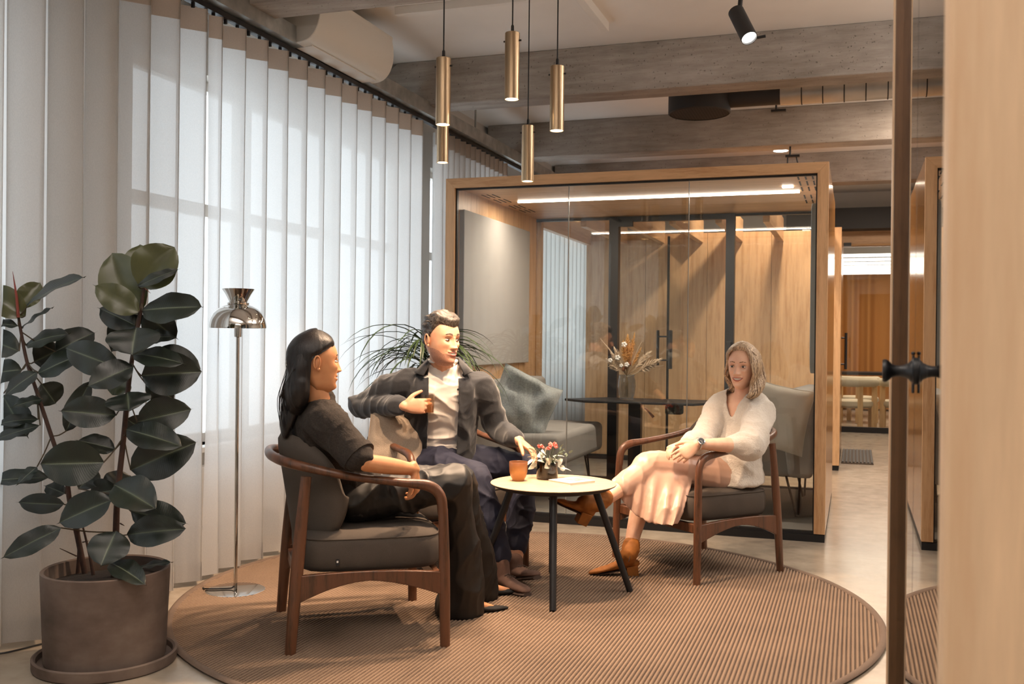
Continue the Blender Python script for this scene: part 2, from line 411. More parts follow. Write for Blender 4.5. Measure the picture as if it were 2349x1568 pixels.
# white surface trunking on the ceiling
def trunk(name, label, a, b, w=.05, h=.06):
    g = Geo(); a = Vector(a); b = Vector(b); d = (b-a).normalized(); s = Vector((-d.y, d.x, 0))*w/2
    g.loft([[p+s, p+s-Vector((0, 0, h)), p-s-Vector((0, 0, h)), p-s] for p in (a, b)])
    return mk(name, g, M['white'], smooth=False, bevel=.003, label=label, cat='trunking')
A = G(1395, 72, ZC-.06); B = G(1336, -12, ZC-.06); 
trunk('cable_trunking', 'white trunking strip on ceiling running towards the concrete beam, ending in mid ceiling', (A.x-.02, A.y, ZC), (A.x-.02, B.y, ZC))
A2 = G(908, 40, ZC-.06); B2 = G(1330, 8, ZC-.06)
trunk('cable_trunking', 'white trunking strip on ceiling running sideways behind the pendant cords', (A2.x, A2.y, ZC), (B2.x, A2.y, ZC), .04, .05)

# ------------------------------------------------------------------ curtains
def curtain_panel(label, y0, y1, period, amp, x=-3.06, z0=.025, z1=2.815, mat='sheer', seed=0, tape=True, group=None):
    t = thing('curtain', label, 'curtain', (x, (y0+y1)/2, 0), 0, group)
    n_ = max(24, int((y1-y0)/period*14)); rows = 11
    def P(i, z):
        y = y0+(y1-y0)*i/n_; ph = (y-y0)/period*2*PI
        nz = noise.noise(Vector((y*1.7, z*.5, seed))); n2 = noise.noise(Vector((y*5, z*.35, seed+9)))
        hz = (z-z0)/(z1-z0); a = amp*(1+.35*nz*(1-hz*.8)); ph += (1-hz)*1.2*n2
        s = math.sin(ph)
        return Vector((x+a*(s*1.25-.25*s**3)+(1-hz)*.02*n2, y+period*.10*math.sin(2*ph), z))
    def sheet(za, zb, rows, off=0):
        vs_ = [P(i, za+(zb-za)*r/rows)+Vector((off, 0, 0)) for r in range(rows+1) for i in range(n_+1)]
        fs = [(r*(n_+1)+i, r*(n_+1)+i+1, (r+1)*(n_+1)+i+1, (r+1)*(n_+1)+i) for r in range(rows) for i in range(n_)]
        return Geo().add(vs_, fs)
    mk('fabric', sheet(z0, z1, rows), M[mat], t, world=True, auto=3)
    if tape: mk('heading_tape', sheet(z1-.11, z1+.003, 2, .0015), M['tape'], t, world=True, auto=3, label='denser beige heading band')
    if tape: mk('hem', sheet(z0, z0+.09, 2, .0015), M['tape'] if False else M[mat], t, world=True, auto=3)
    return t
curtain_panel('sheer off-white curtain at the left behind the rubber plant', .4, 4.215, .205, .048, seed=1)
curtain_panel('sheer off-white curtain behind the floor lamp and the dark-haired woman', 4.218, 6.82, .205, .048, seed=2)
curtain_panel('sheer beige curtain gathered at the left edge of the glass pod', 7.06, 8.62, .115, .06, seed=3)
curtain_panel('sheer curtain seen through the pod, beyond its back glass', 9.3, 11.7, .17, .05, seed=4)

# curtain track with its steel channel
t = thing('curtain_track', 'black curtain track hung under a long galvanised steel channel', 'curtain rail', (-3.05, 5.5, 2.84))
mk('track', Geo().box(-3.075, -3.035, -.6, 12.5, 2.835, 2.862), M['black'], t, world=True, smooth=False)
g = Geo().box(-3.13, -2.985, -.6, 12.5, 2.868, 2.874).box(-2.991, -2.985, -.6, 12.5, 2.874, 2.965).box(-3.13, -3.124, -.6, 12.5, 2.874, 2.965)
mk('steel_channel', g, M['steel'], t, world=True, smooth=False)
g = Geo()
for y0, y1, st in ((.5, 4.2, .1025), (4.25, 6.8, .1025), (7.1, 8.6, .0575)):
    k = 0
    while y0+k*st < y1:
        yy = y0+k*st; g.box(-3.062, -3.048, yy-.006, yy+.006, 2.812, 2.838); k += 1
mk('gliders', g, M['black'], t, world=True, smooth=False, kind='stuff')
for yy in (3.4, 5.6, 7.9): mk('hanger', Geo().box(-3.06, -3.05, yy-.01, yy+.01, 2.96, ZC), M['steel'], t, world=True, smooth=False)

# wall-mounted air conditioner
t = thing('air_conditioner', 'white wall-mounted air conditioner above the curtain rail', 'air conditioner', (-2.95, 5.35, 2.95))
prof = [(-3.14, 2.90), (-3.05, 2.872), (-2.93, 2.878), (-2.87, 2.92), (-2.84, 2.99), (-2.835, 3.06), (-2.845, 3.13), (-2.87, 3.17), (-3.14, 3.18)]
q = cr(prof, 4); g = Geo(); g.prism([(a, b) for a, b in q], 4.92, 5.86, 'y'); mk('housing', g, M['ac'], t, world=True, bevel=.006)
mk('air_flap', Geo().prism([(-3.03, 2.866), (-2.93, 2.870), (-2.93, 2.876), (-3.03, 2.872)], 5.0, 5.80, 'y'), M['white'], t, world=True, smooth=False)
mk('outlet_slot', Geo().box(-3.05, -3.035, 5.0, 5.80, 2.867, 2.874), M['dark'], t, world=True, smooth=False)
mk('wall_bracket', Geo().box(-3.40, -3.13, 5.0, 5.8, 2.98, 3.15), M['white'], t, world=True, smooth=False)
mk('boxing', Geo().box(-3.40, -3.16, 4.78, 4.98, 2.98, ZC), M['white'], t, world=True, smooth=False)

# ------------------------------------------------------------------ ventilation under the ceiling
dc = PYp(1604, 262, 7.75)
t = thing('air_diffuser', 'round black perforated air diffuser on a steel duct under the ceiling', 'air diffuser', (dc.x, dc.y, dc.z))
R_ = .236
mk('drum', Geo().lathe([(R_-.01, 0), (R_, .008), (R_, .2), (0.001, .2)], 48, mat=Matrix.Translation(dc)), M['dark'], t, world=True)
g = Geo().lathe([(.0005, .004), (R_-.012, .004)], 48, mat=Matrix.Translation(dc)); mk('perforated_face', g, M['black_soft'], t, world=True)
g = Geo()
for i in range(-9, 10):
    for j in range(-9, 10):
        a_, b_ = i*.023, j*.023
        if math.hypot(a_, b_) < R_-.025: g.lathe([(.0005, 0), (.0045, .0)], 6, mat=Matrix.Translation(dc+Vector((a_, b_, .003))))
mk('perforations', g, M['dark'], t, world=True, kind='stuff')
x1 = PYp(1800, 225, 7.75).x
mk('neck', Geo().tube([(dc.x+.2, 7.75, dc.z+.11), (x1, 7.75, dc.z+.11)], .075, 28), M['dark'], t, world=True)
mk('spiral_duct', Geo().tube([(x1-.03, 7.75, dc.z+.11), (4.0, 7.75, dc.z+.11)], .082, 28), M['duct'], t, world=True)
for k in range(14):
    xx = x1+.12+k*.15
    mk('duct_rib', Geo().tube([(xx, 7.75, dc.z+.11), (xx+.008, 7.75, dc.z+.11)], .087, 28), M['dark'], t, world=True)
for (px, py, Y, lab) in ((1786, 254, 8.6, 'small black pipe clamp hanging below the duct'), (1818, 358, 9.12, 'small black hanger bracket standing just above the pod roof')):
    c = PYp(px, py, Y); t = thing('pipe_clamp', lab, 'bracket', (c.x, c.y, c.z))
    mk('plate', Geo().box(c.x-.06, c.x+.06, c.y-.02, c.y+.02, c.z-.01, c.z+.01), M['black'], t, world=True, smooth=False)
    mk('rod', Geo().tube([(c.x-.02, c.y, c.z), (c.x-.02, c.y, ZC if Y < 9 else 2.945)], .008, 8), M['black'], t, world=True)
    if Y > 9:
        mk('leg', Geo().tube([(c.x-.04, c.y, c.z), (c.x-.045, c.y, c.z-.12)], .006, 8), M['black'], t, world=True)
        mk('leg', Geo().tube([(c.x+.03, c.y, c.z), (c.x+.06, c.y, c.z-.12)], .006, 8), M['black'], t, world=True)
# small round ceiling light beyond the second beam
c = G(1791, 345, ZC-.03); t = thing('ceiling_light', 'small round ceiling light glowing beyond the second beam', 'ceiling light', (c.x, c.y, c.z))
mk('housing', Geo().lathe([(.001, .03), (.085, .03), (.085, 0), (.075, -.004)], 28, mat=Matrix.Translation(c)), M['white'], t, world=True)
mk('diffuser', Geo().lathe([(.075, -.004), (.0005, -.006)], 28, mat=Matrix.Translation(c)), M['bulb_white'], t, world=True)

# black track spotlight
pa = PYp(1688, 26, 5.6); pb = PYp(1719, 88, 5.5); ax = (pb-pa).normalized()
t = thing('ceiling_spotlight', 'black cylindrical spotlight tilted under the ceiling', 'spotlight', (pa.x, pa.y, pa.z+.1))
fm = frame_mat(pa, ax, (0, 0, 1)) @ Matrix.Rotation(PI/2, 4, 'Y'); Ls = (pb-pa).length
mk('housing', Geo().lathe([(.001, 0), (.040, .0), (.044, .004), (.044, Ls), (.041, Ls), (.038, Ls-.012)], 32, mat=fm), M['dark'], t, world=True)
mk('lens', Geo().lathe([(.038, Ls-.011), (.0005, Ls-.009)], 32, mat=fm), M['bulb_white'], t, world=True)
mk('stem', Geo().tube([pa+ax*.05, (pa.x+.03, pa.y, pa.z+.12), (pa.x+.03, pa.y, ZC)], .013, 10), M['black'], t, world=True)
mk('adjusting_knob', Geo().tube([pb+Vector((.04, 0, -.0)), pb+Vector((.085, 0, .005))], .008, 10), M['black'], t, world=True)
light('SPOT', 'spot_beam', pb+ax*.01, 60, (1, .86, .7), pb+ax, spot_size=1.2, spot_blend=.5, shadow_soft_size=.035)

# ------------------------------------------------------------------ brass pendants
for (px, py, w, hide, lab) in ((1016, 286, 34, 0, 'brushed brass tube pendant lamp, upper one of the pair at the left'),
                         (1015, 373, 27, 0, 'brushed brass tube pendant lamp hanging lowest at the left, directly behind another'),
                         (1174, 228, 34, 0, 'brushed brass tube pendant lamp hanging highest of the five'),
                         (1210, 416, 28.5, 0, 'brushed brass tube pendant lamp hanging lowest, in front of the pod frame'),
                         (1277, 300, 33, 0, 'brushed brass tube pendant lamp furthest right of the five')):
    dep = 2295*.064/w; c = D(px, py, dep); r = .032; H_ = .287
    t = thing('pendant_lamp', lab, 'pendant lamp', (c.x, c.y, c.z))
    mk('tube', Geo().lathe([(r-.003, .02), (r-.003, 0), (r, 0), (r, H_-.002), (r-.002, H_), (.004, H_)], 32), M['brass'], t)
    mk('bulb', Geo().lathe([(.0005, .006), (r-.0035, .006)], 24), M['bulb'], t)
    mk('cord', Geo().tube([(0, 0, H_), (0, 0, ZC-c.z)], .0032, 8), M['black'], t)
    mk('cord_grip', Geo().lathe([(.0075, H_), (.0065, H_+.03), (.0035, H_+.035)], 12), M['black'], t)
    for sx in (-1, 1): mk('screw', Geo().tube([(sx*(r-.001), 0, H_-.035), (sx*(r+.008), 0, H_-.035)], .004, 8), M['black'], t)
    light('SPOT', 'pendant_beam', (c.x, c.y, c.z-.003), 128, (1, .70, .47), (c.x, c.y, 0), spot_size=1.75, spot_blend=.55, shadow_soft_size=.026)

# ------------------------------------------------------------------ right-hand booth with its glass door
t = thing('booth', 'wooden booth with glass front at the right edge, next to camera', 'booth', (.6, 2.0, 0))
mk('door_jamb', Geo().box(.092, .62, 1.17, 1.235, 0, 2.42), M['oak_light'], t, world=True, smooth=False, bevel=.006)
mk('frame_post', Geo().box(.092, .16, 2.80, 2.885, .03, 2.42), M['oak_shaded'], t, world=True, smooth=False, bevel=.002)
mk('lit_edge', Geo().box(.0885, .092, 2.80, 2.885, .03, 2.42), M['oak_light'], t, world=True, smooth=False)  # lit front face of the post, set off by a paler wood colour
mk('head_rail', Geo().box(.092, .16, 1.235, 2.80, 2.33, 2.42), M['oak_y'], t, world=True, smooth=False)
mk('plinth', Geo().box(.10, .2, 1.235, 2.885, 0, .03), M['black'], t, world=True, smooth=False)
mk('glass_door', Geo().box(.111, .121, 1.24, 2.098, .03, 2.33), M['glass_door'], t, world=True, smooth=False, label='glass door leaf that mirrors the room')
mk('glass_pane', Geo().box(.111, .121, 2.108, 2.80, .03, 2.33), M['glass_door'], t, world=True, smooth=False)
mk('gasket', Geo().box(.1112, .120, 2.098, 2.108, .03, 2.33), M['black'], t, world=True, smooth=False)
mk('side_wall', Geo().box(.16, 2.3, 2.80, 2.88, 0, 2.42).box(2.24, 2.3, 1.2, 2.8, 0, 2.42).box(.16, 2.3, 1.17, 2.88, 2.36, 2.42).box(.62, 2.3, 1.17, 1.235, 0, 2.42), M['dark'], t, world=True, smooth=False)
kp = PXp(2101, 851, .111)
kb = mk('door_knob', Geo().lathe([(.0005, 0), (.021, 0), (.022, .004), (.021, .009), (.016, .013), (.0125, .020), (.0105, .028), (.0105, .036), (.013, .043), (.018, .048), (.0215, .052), (.0225, .056), (.021, .060), (.0005, .0605)], 40,
     mat=Matrix.Translation(kp) @ Matrix.Rotation(-PI/2, 4, 'Y')), M['black'], t, world=True, label='waisted black door knob')
mk('lock_rod', Geo().tube([(.106, kp.y, kp.z-.042), (.106, kp.y, kp.z+.03)], .0025, 8).ell((.106, kp.y, kp.z+.034), .004, .004, .004, 6), M['black'], kb, world=True)
mk('rosette', Geo().lathe([(.0005, 0), (.026, 0), (.026, .005), (.02, .008)], 32, mat=Matrix.Translation(kp) @ Matrix.Rotation(-PI/2, 4, 'Y')), M['black'], kb, world=True)
# ------------------------------------------------------------------ glass meeting pod
X0, X1, Y0, Y1, ZP = -2.682, -.161, 6.381, 8.36, 2.322
W_ = .066
pod = thing('meeting_pod', 'glass-fronted oak meeting pod behind the seated group', 'pod', ((X0+X1)/2, (Y0+Y1)/2, 0))
def pp(name, g, m, **kw):
    kw.setdefault('smooth', False); return mk(name, g, m, pod, world=True, **kw)
F0, F1 = Y0, Y0+.045
pp('frame_top', Geo().prism([(X0, ZP), (X1, ZP), (X1-W_, ZP-W_), (X0+W_, ZP-W_)], F0, F1), M['oak_h'], bevel=.0015)
pp('frame_side', Geo().prism([(X0, ZP), (X0+W_, ZP-W_), (X0+W_, .05), (X0, .05)], F0, F1), M['oak'], bevel=.0015)
pp('frame_side', Geo().prism([(X1, ZP), (X1-W_, ZP-W_), (X1-W_, .05), (X1, .05)], F0, F1), M['oak'], bevel=.0015)
pp('outer_wall', Geo().box(X0, X0+W_-.004, F1, Y1, .05, ZP), M['oak_gloss'])
pp('outer_wall', Geo().box(X1-W_+.004, X1, F1, Y1, .05, ZP), M['oak_gloss'], label='lacquered brown side wall')
pp('roof', Geo().box(X0+W_, X1-W_, F1, Y1, ZP-W_+.004, ZP-.004), M['oak_h'])
pp('plinth', Geo().box(X0+.004, X1-.002, Y0+.006, Y1-.01, 0, .045), M['black'])
pp('pod_floor', Geo().box(X0+W_, X1-W_, F1, Y1-.05, .045, .055), fabric('pod_carpet', '#77736d', 400, .1, .3))
gy = Y0+.032
pp('glazing_channel', Geo().box(X0+W_, X1-W_, gy-.008, gy+.02, ZP-W_-.012, ZP-W_+.002).box(X0+W_-.002, X0+W_+.010, gy-.008, gy+.02, .05, ZP-W_).box(X1-W_-.008, X1-W_+.002, gy-.008, gy+.02, .05, ZP-W_).box(X0+W_, X1-W_, gy-.02, gy+.02, .045, .062), M['black'])
xs = [X0+W_+.008, -1.81, -1.013, X1-W_-.006]
for a, b in zip(xs, xs[1:]):
    pp('glass_pane', Geo().box(a+.0012, b-.0012, gy, gy+.010, .06, ZP-W_-.01), M['glass'])
for a in xs[1:3]: pp('glass_joint', Geo().box(a-.0022, a+.0022, gy-.001, gy+.011, .06, ZP-W_-.01), plain('joint_%d' % int(-a*100), '#8f8d88', .35))
# back wall of the pod: black door posts and glass
BY = 8.25
pp('door_post', Geo().box(-1.965, -1.885, BY-.03, BY+.05, .05, 2.256), M['black'])
pp('door_post', Geo().box(-.998, -.928, BY-.03, BY+.05, .05, 2.256), M['black'])
pp('door_header', Geo().box(-1.885, -.998, BY-.02, BY+.04, 2.215, 2.256), M['black'])
pp('door_closer', Geo().box(-1.885, -1.76, BY-.06, BY-.02, 2.17, 2.215), M['black'])
for bb in ((X0+W_, -1.965, 2.236, 2.256), (-.928, X1-W_, 2.236, 2.256), (X0+W_, X1-W_, .055, .07)): pp('back_rail', Geo().box(bb[0], bb[1], BY-.01, BY+.03, bb[2], bb[3]), M['black'])
for a, b in ((X0+W_, -1.965), (-.928, X1-W_)): pp('back_glass', Geo().box(a+.002, b-.002, BY, BY+.010, .06, 2.24), M['glass'])
pp('back_door', Geo().box(-1.872, -1.01, BY, BY+.010, .07, 2.205), M['glass'])
for xa, xb in ((X0+W_-.004, X0+W_+.03), (X1-W_-.03, X1-W_+.004)): pp('back_frame', Geo().box(xa, xb, BY+.04, Y1, .05, ZP-W_), M['oak'])
dv = pp('door_lock', Geo().box(-.985, -.945, BY-.05, BY-.03, 1.06, 1.22), M['black'], bevel=.004)
mk('status_light', Geo().ell((-.968, BY-.052, 1.185), .008, .004, .008, 8), M['green_led'], dv)
# felt panels on the two inner walls
def rpanel(x0, x1, y0, y1, z0, z1, r):
    poly = []
    for (cy, cz, a0) in ((y1-r, z1-r, 0), (y0+r, z1-r, 90), (y0+r, z0+r, 180), (y1-r, z0+r, 270)):
        for k in range(7):
            a = math.radians(a0+15*k); poly.append((cy+r*math.cos(a), cz+r*math.sin(a)))
    return Geo().prism(poly, x0, x1, 'x')
pp('felt_panel', rpanel(X0+W_, X0+W_+.04, 6.47, 7.95, 1.03, 2.12, .012), M['felt_grey'], label='pale grey felt panel', bevel=.004)
pp('felt_panel', rpanel(X1-W_-.045, X1-W_, 6.62, 8.05, 1.02, 2.12, .14), M['felt_blue'], label='blue-grey felt panel with rounded corners', bevel=.006)
for xa, xb in ((X0+W_-.004, X0+W_+.003), (X1-W_-.003, X1-W_+.004)): pp('inner_lining', Geo().box(xa, xb, F1+.02, BY-.01, .055, ZP-W_+.004), M['oak'])
pp('led_strip', Geo().box(-2.41, -.37, 7.128, 7.146, 2.246, 2.2575), M['led'])
light('AREA', 'pod_strip_light', (-1.39, 7.137, 2.243), 45, (1, .84, .68), (-1.39, 7.137, 0), shape='RECTANGLE', size=2.04, size_y=.03)
c = PYp(1825, 433, 6.98); pp('downlight', Geo().box(-.47, -.40, 6.88, 6.93, 2.250, 2.2575), M['led'])
g = Geo()
for i, xx in enumerate((-.350, -.305, -.262)):
    for y0 in (6.47, 6.72, 6.97, 7.35, 7.60): g.box(xx-.005, xx+.005, y0, y0+.17, 2.2565, 2.2590)
pp('vent_slots', g, M['black_soft'], kind='stuff')
g = Geo()
for i in range(3):
    for y0 in (6.75, 7.0, 7.35, 7.60): g.box(-2.56+i*.04, -2.553+i*.04, y0, y0+.17, 2.2565, 2.2590)
pp('vent_slots', g, M['black_soft'], kind='stuff')

# ------------------------------------------------------------------ furniture in the pod
def cushion_block(x0, x1, y0, y1, z0, z1, r=.03):
    g = Geo().box(x0, x1, y0, y1, z0, z1); return g
t = thing('bench_sofa', 'light grey upholstered bench sofa along the left wall of the pod', 'sofa', (-2.25, 7.3, .05))
mk('seat', Geo().box(-2.58, -1.93, 6.62, 7.95, .33, .56), M['sofa'], t, world=True, bevel=.045, segs=4)
mk('backrest', Geo().prism([(-2.60, .53), (-2.38, .53), (-2.42, .92), (-2.60, .92)], 6.62, 7.95), M['sofa'], t, world=True, bevel=.04, segs=4)
for y in (6.78, 7.8):
    g = Geo().tube([(-2.04, y-.05, .34), (-2.00, y, .06), (-2.04, y+.05, .34)], .007, 8); mk('leg', g, M['black'], t, world=True)
    g = Geo().tube([(-2.46, y-.05, .34), (-2.50, y, .06), (-2.46, y+.05, .34)], .007, 8); mk('leg', g, M['black'], t, world=True)
t = thing('bench_sofa', 'grey upholstered sofa at the right wall of the pod, behind the blonde woman', 'sofa', (-.5, 7.3, .05))
mk('seat', Geo().box(-.86, -.28, 6.80, 8.0, .33, .56), M['sofa'], t, world=True, bevel=.045, segs=4)
mk('backrest', Geo().prism([(-.25, .34), (-.40, .34), (-.47, .86), (-.33, .90), (-.25, .90)], 6.72, 8.0), M['sofa'], t, world=True, bevel=.03, segs=4)
for y in (6.94, 7.85):
    mk('leg', Geo().tube([(-.42, y-.12, .34), (-.36, y, .06), (-.35, y+.05, .06), (-.34, y+.05, .34)], .008, 8), M['black'], t, world=True)
    mk('leg', Geo().tube([(-.80, y-.05, .34), (-.84, y, .06), (-.80, y+.05, .34)], .008, 8), M['black'], t, world=True)

def pillow(name, label, loc, size, thick, mat, rot, parent=None, n=18, puff=1.0, seed=0, crumple=.012):
    m = Matrix.Translation(loc) @ rot
    vs_, fs = [], []
    for s in (1, -1):
        for i in range(n+1):
            for j in range(n+1):
                u, v = 2*i/n-1, 2*j/n-1
                k = 1-.10*(1-abs(u*v))*0; e = max(0, (1-u**4)*(1-v**4))**.55
                x = u*size[0]/2*(1-.06*(1-v*v)); y = v*size[1]/2*(1-.06*(1-u*u))
                w = noise.noise(Vector((u*2.2+seed, v*2.2, s)))*crumple*e
                vs_.append(Vector((x, y, s*(e*thick/2+w)+noise.noise(Vector((u*1.5, v*1.5, seed)))*crumple)))
    N1 = (n+1)**2
    for s in (0, 1):
        for i in range(n):
            for j in range(n):
                a = s*N1+i*(n+1)+j; f = (a, a+n+1, a+n+2, a+1); fs.append(f if s == 0 else f[::-1])
    g = Geo().add(vs_, fs, 0, m)
    t = thing(name, label, 'cushion', loc) if parent is None else parent
    mk('cover', g, mat, t, world=True, auto=1.2)
    per_ = [(-1+k/6, -1) for k in range(12)]+[(1, -1+k/6) for k in range(12)]+[(1-k/6, 1) for k in range(12)]+[(-1, 1-k/6) for k in range(12)]
    seam = [m @ Vector((u*size[0]/2*(1-.06*(1-v*v)), v*size[1]/2*(1-.06*(1-u*u)), noise.noise(Vector((u*1.5, v*1.5, seed)))*crumple)) for u, v in per_]
    mk('piping', Geo().tube(seam, .003, 6, closed=True), mat, t, world=True)
    return t
E3 = lambda x, y, z: Matrix.Rotation(z, 4, 'Z') @ Matrix.Rotation(y, 4, 'Y') @ Matrix.Rotation(x, 4, 'X')
pillow('throw_cushion', 'silvery grey velvet cushion leaning on the bench sofa behind the man', (-2.24, 6.80, .76), (.46, .44), .18, M['cush_silver'], E3(math.radians(70), math.radians(24), math.radians(22)), seed=2, crumple=.045)
pillow('throw_cushion', 'large pale linen cushion behind the blonde woman, inside the pod', (-.475, 6.585, .745), (.42, .42), .13, M['cush_white'], E3(math.radians(80), math.radians(12), math.radians(5)), seed=5)

# height-adjustable black table with a vase
t = thing('pod_table', 'black height-adjustable table inside the pod', 'table', (-1.6, 7.7, .05))
c = [G(1288, 911, .745), G(1372, 897, .745), G(1640, 906, .745), G(1590, 921, .745)]
top = [(-2.22, 7.80), (-1.95, 8.12), (-1.10, 8.12), (-.98, 7.95), (-1.15, 7.62), (-2.02, 7.62)]
mk('tabletop', Geo().prism(top, .728, .748, 'z'), M['black'], t, world=True, smooth=False, bevel=.006)
colx = PYp(1457, 1000, 7.86).x
mk('column', Geo().box(colx-.05, colx+.05, 7.82, 7.90, .08, .73), M['black'], t, world=True, smooth=False, bevel=.004)
mk('base_plate', Geo().box(colx-.45, colx+.40, 7.68, 8.04, .056, .07), M['black'], t, world=True, smooth=False, bevel=.004)
c = PYp(1547, 934, 7.72); mk('power_box', Geo().box(c.x-.065, c.x+.065, c.y-.05, c.y+.05, .655, .727), M['black_soft'], t, world=True, bevel=.012)
c = PYp(1490, 940, 7.70); mk('lift_lever', Geo().tube([(c.x-.03, 7.66, .70), (c.x-.005, 7.66, .68), (c.x+.04, 7.66, .63)], [.006, .008, .011], 8), M['black'], t, world=True)
vz = PYp(1436, 905, 7.80); vx = vz.x
t = thing('dried_flower_vase', 'ribbed smoky glass vase holding dried flowers on the black pod table', 'vase', (vx, 7.82, .749))
def ribbed(prof, n=72, ribs=18, a=.03, mat=None):
    g = Geo(); secs = [[Vector((r*(1+a*math.cos(ribs*2*PI*i/n))*math.cos(2*PI*i/n), r*(1+a*math.cos(ribs*2*PI*i/n))*math.sin(2*PI*i/n), z)) for i in range(n)] for r, z in prof]
    return g.loft(secs, caps=False, mat=mat)
S1 = 1.0
mk('glass_body', ribbed([(.001, .001), (.045, .001), (.052, .01), (.064, .06), (.070, .11), (.066, .16), (.058, .185), (.062, .20), (.058, .199), (.054, .185), (.062, .16), (.066, .11), (.060, .06), (.046, .012), (.001, .012)]), M['glass_smoke'], t)
stemm = plain('dry_stem', '#8d7350', .8); pamp = fabric('pampas', '#cdb9a0', 200, .2, .8); wheat = fabric('wheat', '#c99a5e', 200, .2, .8); cot = plain('cotton', '#e6e2dc', .95); brn = plain('dry_brown', '#7a4a30', .8)
rr = random.Random(3)
def plume(g, a, b, w, k=40, L=.05):
    a, b = Vector(a), Vector(b); d = b-a
    for i in range(k):
        q = i/k; p = a+d*q; ww = w*math.sin(PI*min(1, .15+q*.85))
        e = p+d.normalized()*L*rr.uniform(.6, 1.1)+Vector((rr.gauss(0, 1), rr.gauss(0, 1), rr.gauss(0, 1))).normalized()*ww
        g.tube([p, (p+e)/2+Vector((0, 0, .003)), e], [.003, .0045, .0008], 4)
top0 = Vector((0, 0, .17))
def stem(g, tip, r=.0016): g.tube(cr([(rr.uniform(-.02, .02), rr.uniform(-.02, .02), .02), (0, 0, .19), tuple(tip)], 4), r, 5)
gs = Geo()
def vt(px, py, dd=0.0):
    p = PYp(px, py, 7.82+dd); return Vector((p.x-vx, p.y-7.82, p.z-.749))
for (px, py, dd, w, m_, L) in ((1440, 770, 0, .022, wheat, .03), (1455, 768, .03, .016, wheat, .03), (1430, 785, -.03, .02, wheat, .03), (1470, 800, .02, .012, wheat, .02), (1445, 800, .04, .02, wheat, .03),
                         (1500, 832, -.02, .032, pamp, .06), (1488, 812, .04, .026, pamp, .05), (1512, 826, 0, .022, pamp, .05), (1398, 830, 0, .028, pamp, .05), (1404, 812, .04, .02, pamp, .04), (1410, 800, -.03, .016, pamp, .03)):
    tip = vt(px, py, dd); base = top0.lerp(tip, .42); g = Geo(); plume(g, base, tip, w*1.4, 150, L*.8); stem(gs, tip)
    mk('plume', g, m_, t, kind='stuff')
for (px, py) in ((1377, 776), (1390, 790), (1472, 783), (1496, 815), (1416, 800), (1522, 838)):
    tip = vt(px, py); g = Geo().tube(cr([(0, 0, .18), tuple(top0.lerp(tip, .6)+Vector((0, 0, .02))), tuple(tip)], 4), [.002]*8+[.0015], 5); mk('grass_stalk', g, pamp, t)
for (px, py, s) in ((1432, 790, .020), (1417, 820, .019), (1438, 836, .017), (1400, 826, .016), (1425, 838, .013)):
    c = vt(px, py, -.03); g = Geo()
    for k in range(5):
        a = k*1.256; g.ell(c+Vector((s*.65*math.cos(a), 0, s*.65*math.sin(a))), s*.6, s*.6, s*.6, 6)
    stem(gs, c); mk('cotton_boll', g, cot, t)
for k in range(4):
    c = vt(1430+k*5, 846-k*4, -.02); mk('seed_head', Geo().ell(c, .012, .012, .018, 6), brn, t); stem(gs, c)
mk('stems', gs, stemm, t)

# ------------------------------------------------------------------ second pod beyond, pergola slats, open glass door
Y2 = 10.05
t = thing('wooden_pod', 'solid oak pod front seen through the glass pod', 'pod', (-1.4, 10.9, 0))
for k, (a, b) in enumerate(((-2.64, -2.02), (-2.017, -1.40), (-1.397, -.78), (-.777, -.15))):
    mk('wall_panel', Geo().box(a, b, Y2, Y2+.05, .05, 2.30), M['oak'], t, world=True, smooth=False, bevel=.0015)
mk('body', Geo().box(-2.64, -.135, Y2+.05, 11.95, .05, 2.30), M['oak_gloss'], t, world=True, smooth=False)
mk('corner_post', Geo().box(-.215, -.130, Y2-.03, Y2+.02, .05, 2.32), M['oak'], t, world=True, smooth=False, bevel=.002)
mk('plinth', Geo().box(-2.62, -.135, Y2-.01, 11.9, 0, .05), M['black'], t, world=True, smooth=False)
h1 = PXp(1937, 770, -.10); h2 = PXp(1937, 838, -.10)
g = Geo().tube([(-.085, h1.y, h1.z+.03), (-.085, h1.y, h2.z-.03)], .014, 10)
for z in (h1.z-.02, h2.z+.02): g.tube([(-.085, h1.y, z), (-.13, h1.y, z)], .008, 8)
mk('pull_handle', g, M['black'], t, world=True)
YD = 9.35; dx = PYp(1533, 700, YD).x
t = thing('open_glass_door', 'glass door standing open edge-on with a black H-shaped pull handle', 'door', (dx, 9.7, 0))
mk('leaf', Geo().box(dx-.005, dx+.005, YD, Y2-.01, .03, 2.2), M['glass'], t, world=True, smooth=False)
mk('edge_profile', Geo().box(dx-.011, dx+.011, YD-.012, YD, .03, 2.2), M['black'], t, world=True, smooth=False)
z1_, z0_ = PYp(1533, 757, YD).z, PYp(1533, 843, YD).z
hl, hr = PYp(1509, 800, YD+.05).x, PYp(1536, 800, YD-.05).x
g = Geo().tube([(hl, YD+.05, z0_+.02), (hl, YD+.05, z1_)], .014, 10).tube([(dx+.03, YD-.03, z0_-.01), (dx+.03, YD-.03, z1_)], .018, 12)
for z in (z0_+.07, z1_-.06): g.tube([(hl, YD+.05, z), (dx+.03, YD-.02, z)], .008, 8)
mk('pull_handle', g, M['black'], t, world=True)
t = thing('pergola', 'row of oak slats bridging the gap between the two pods', 'pergola', (-1.4, 9.2, 2.33))
for k in range(7):
    xx = -2.62+k*.385
    mk('slat', Geo().box(xx-.028, xx+.028, 8.40, 10.04, 2.20, 2.42), M['oak_y'], t, world=True, smooth=False, bevel=.003)

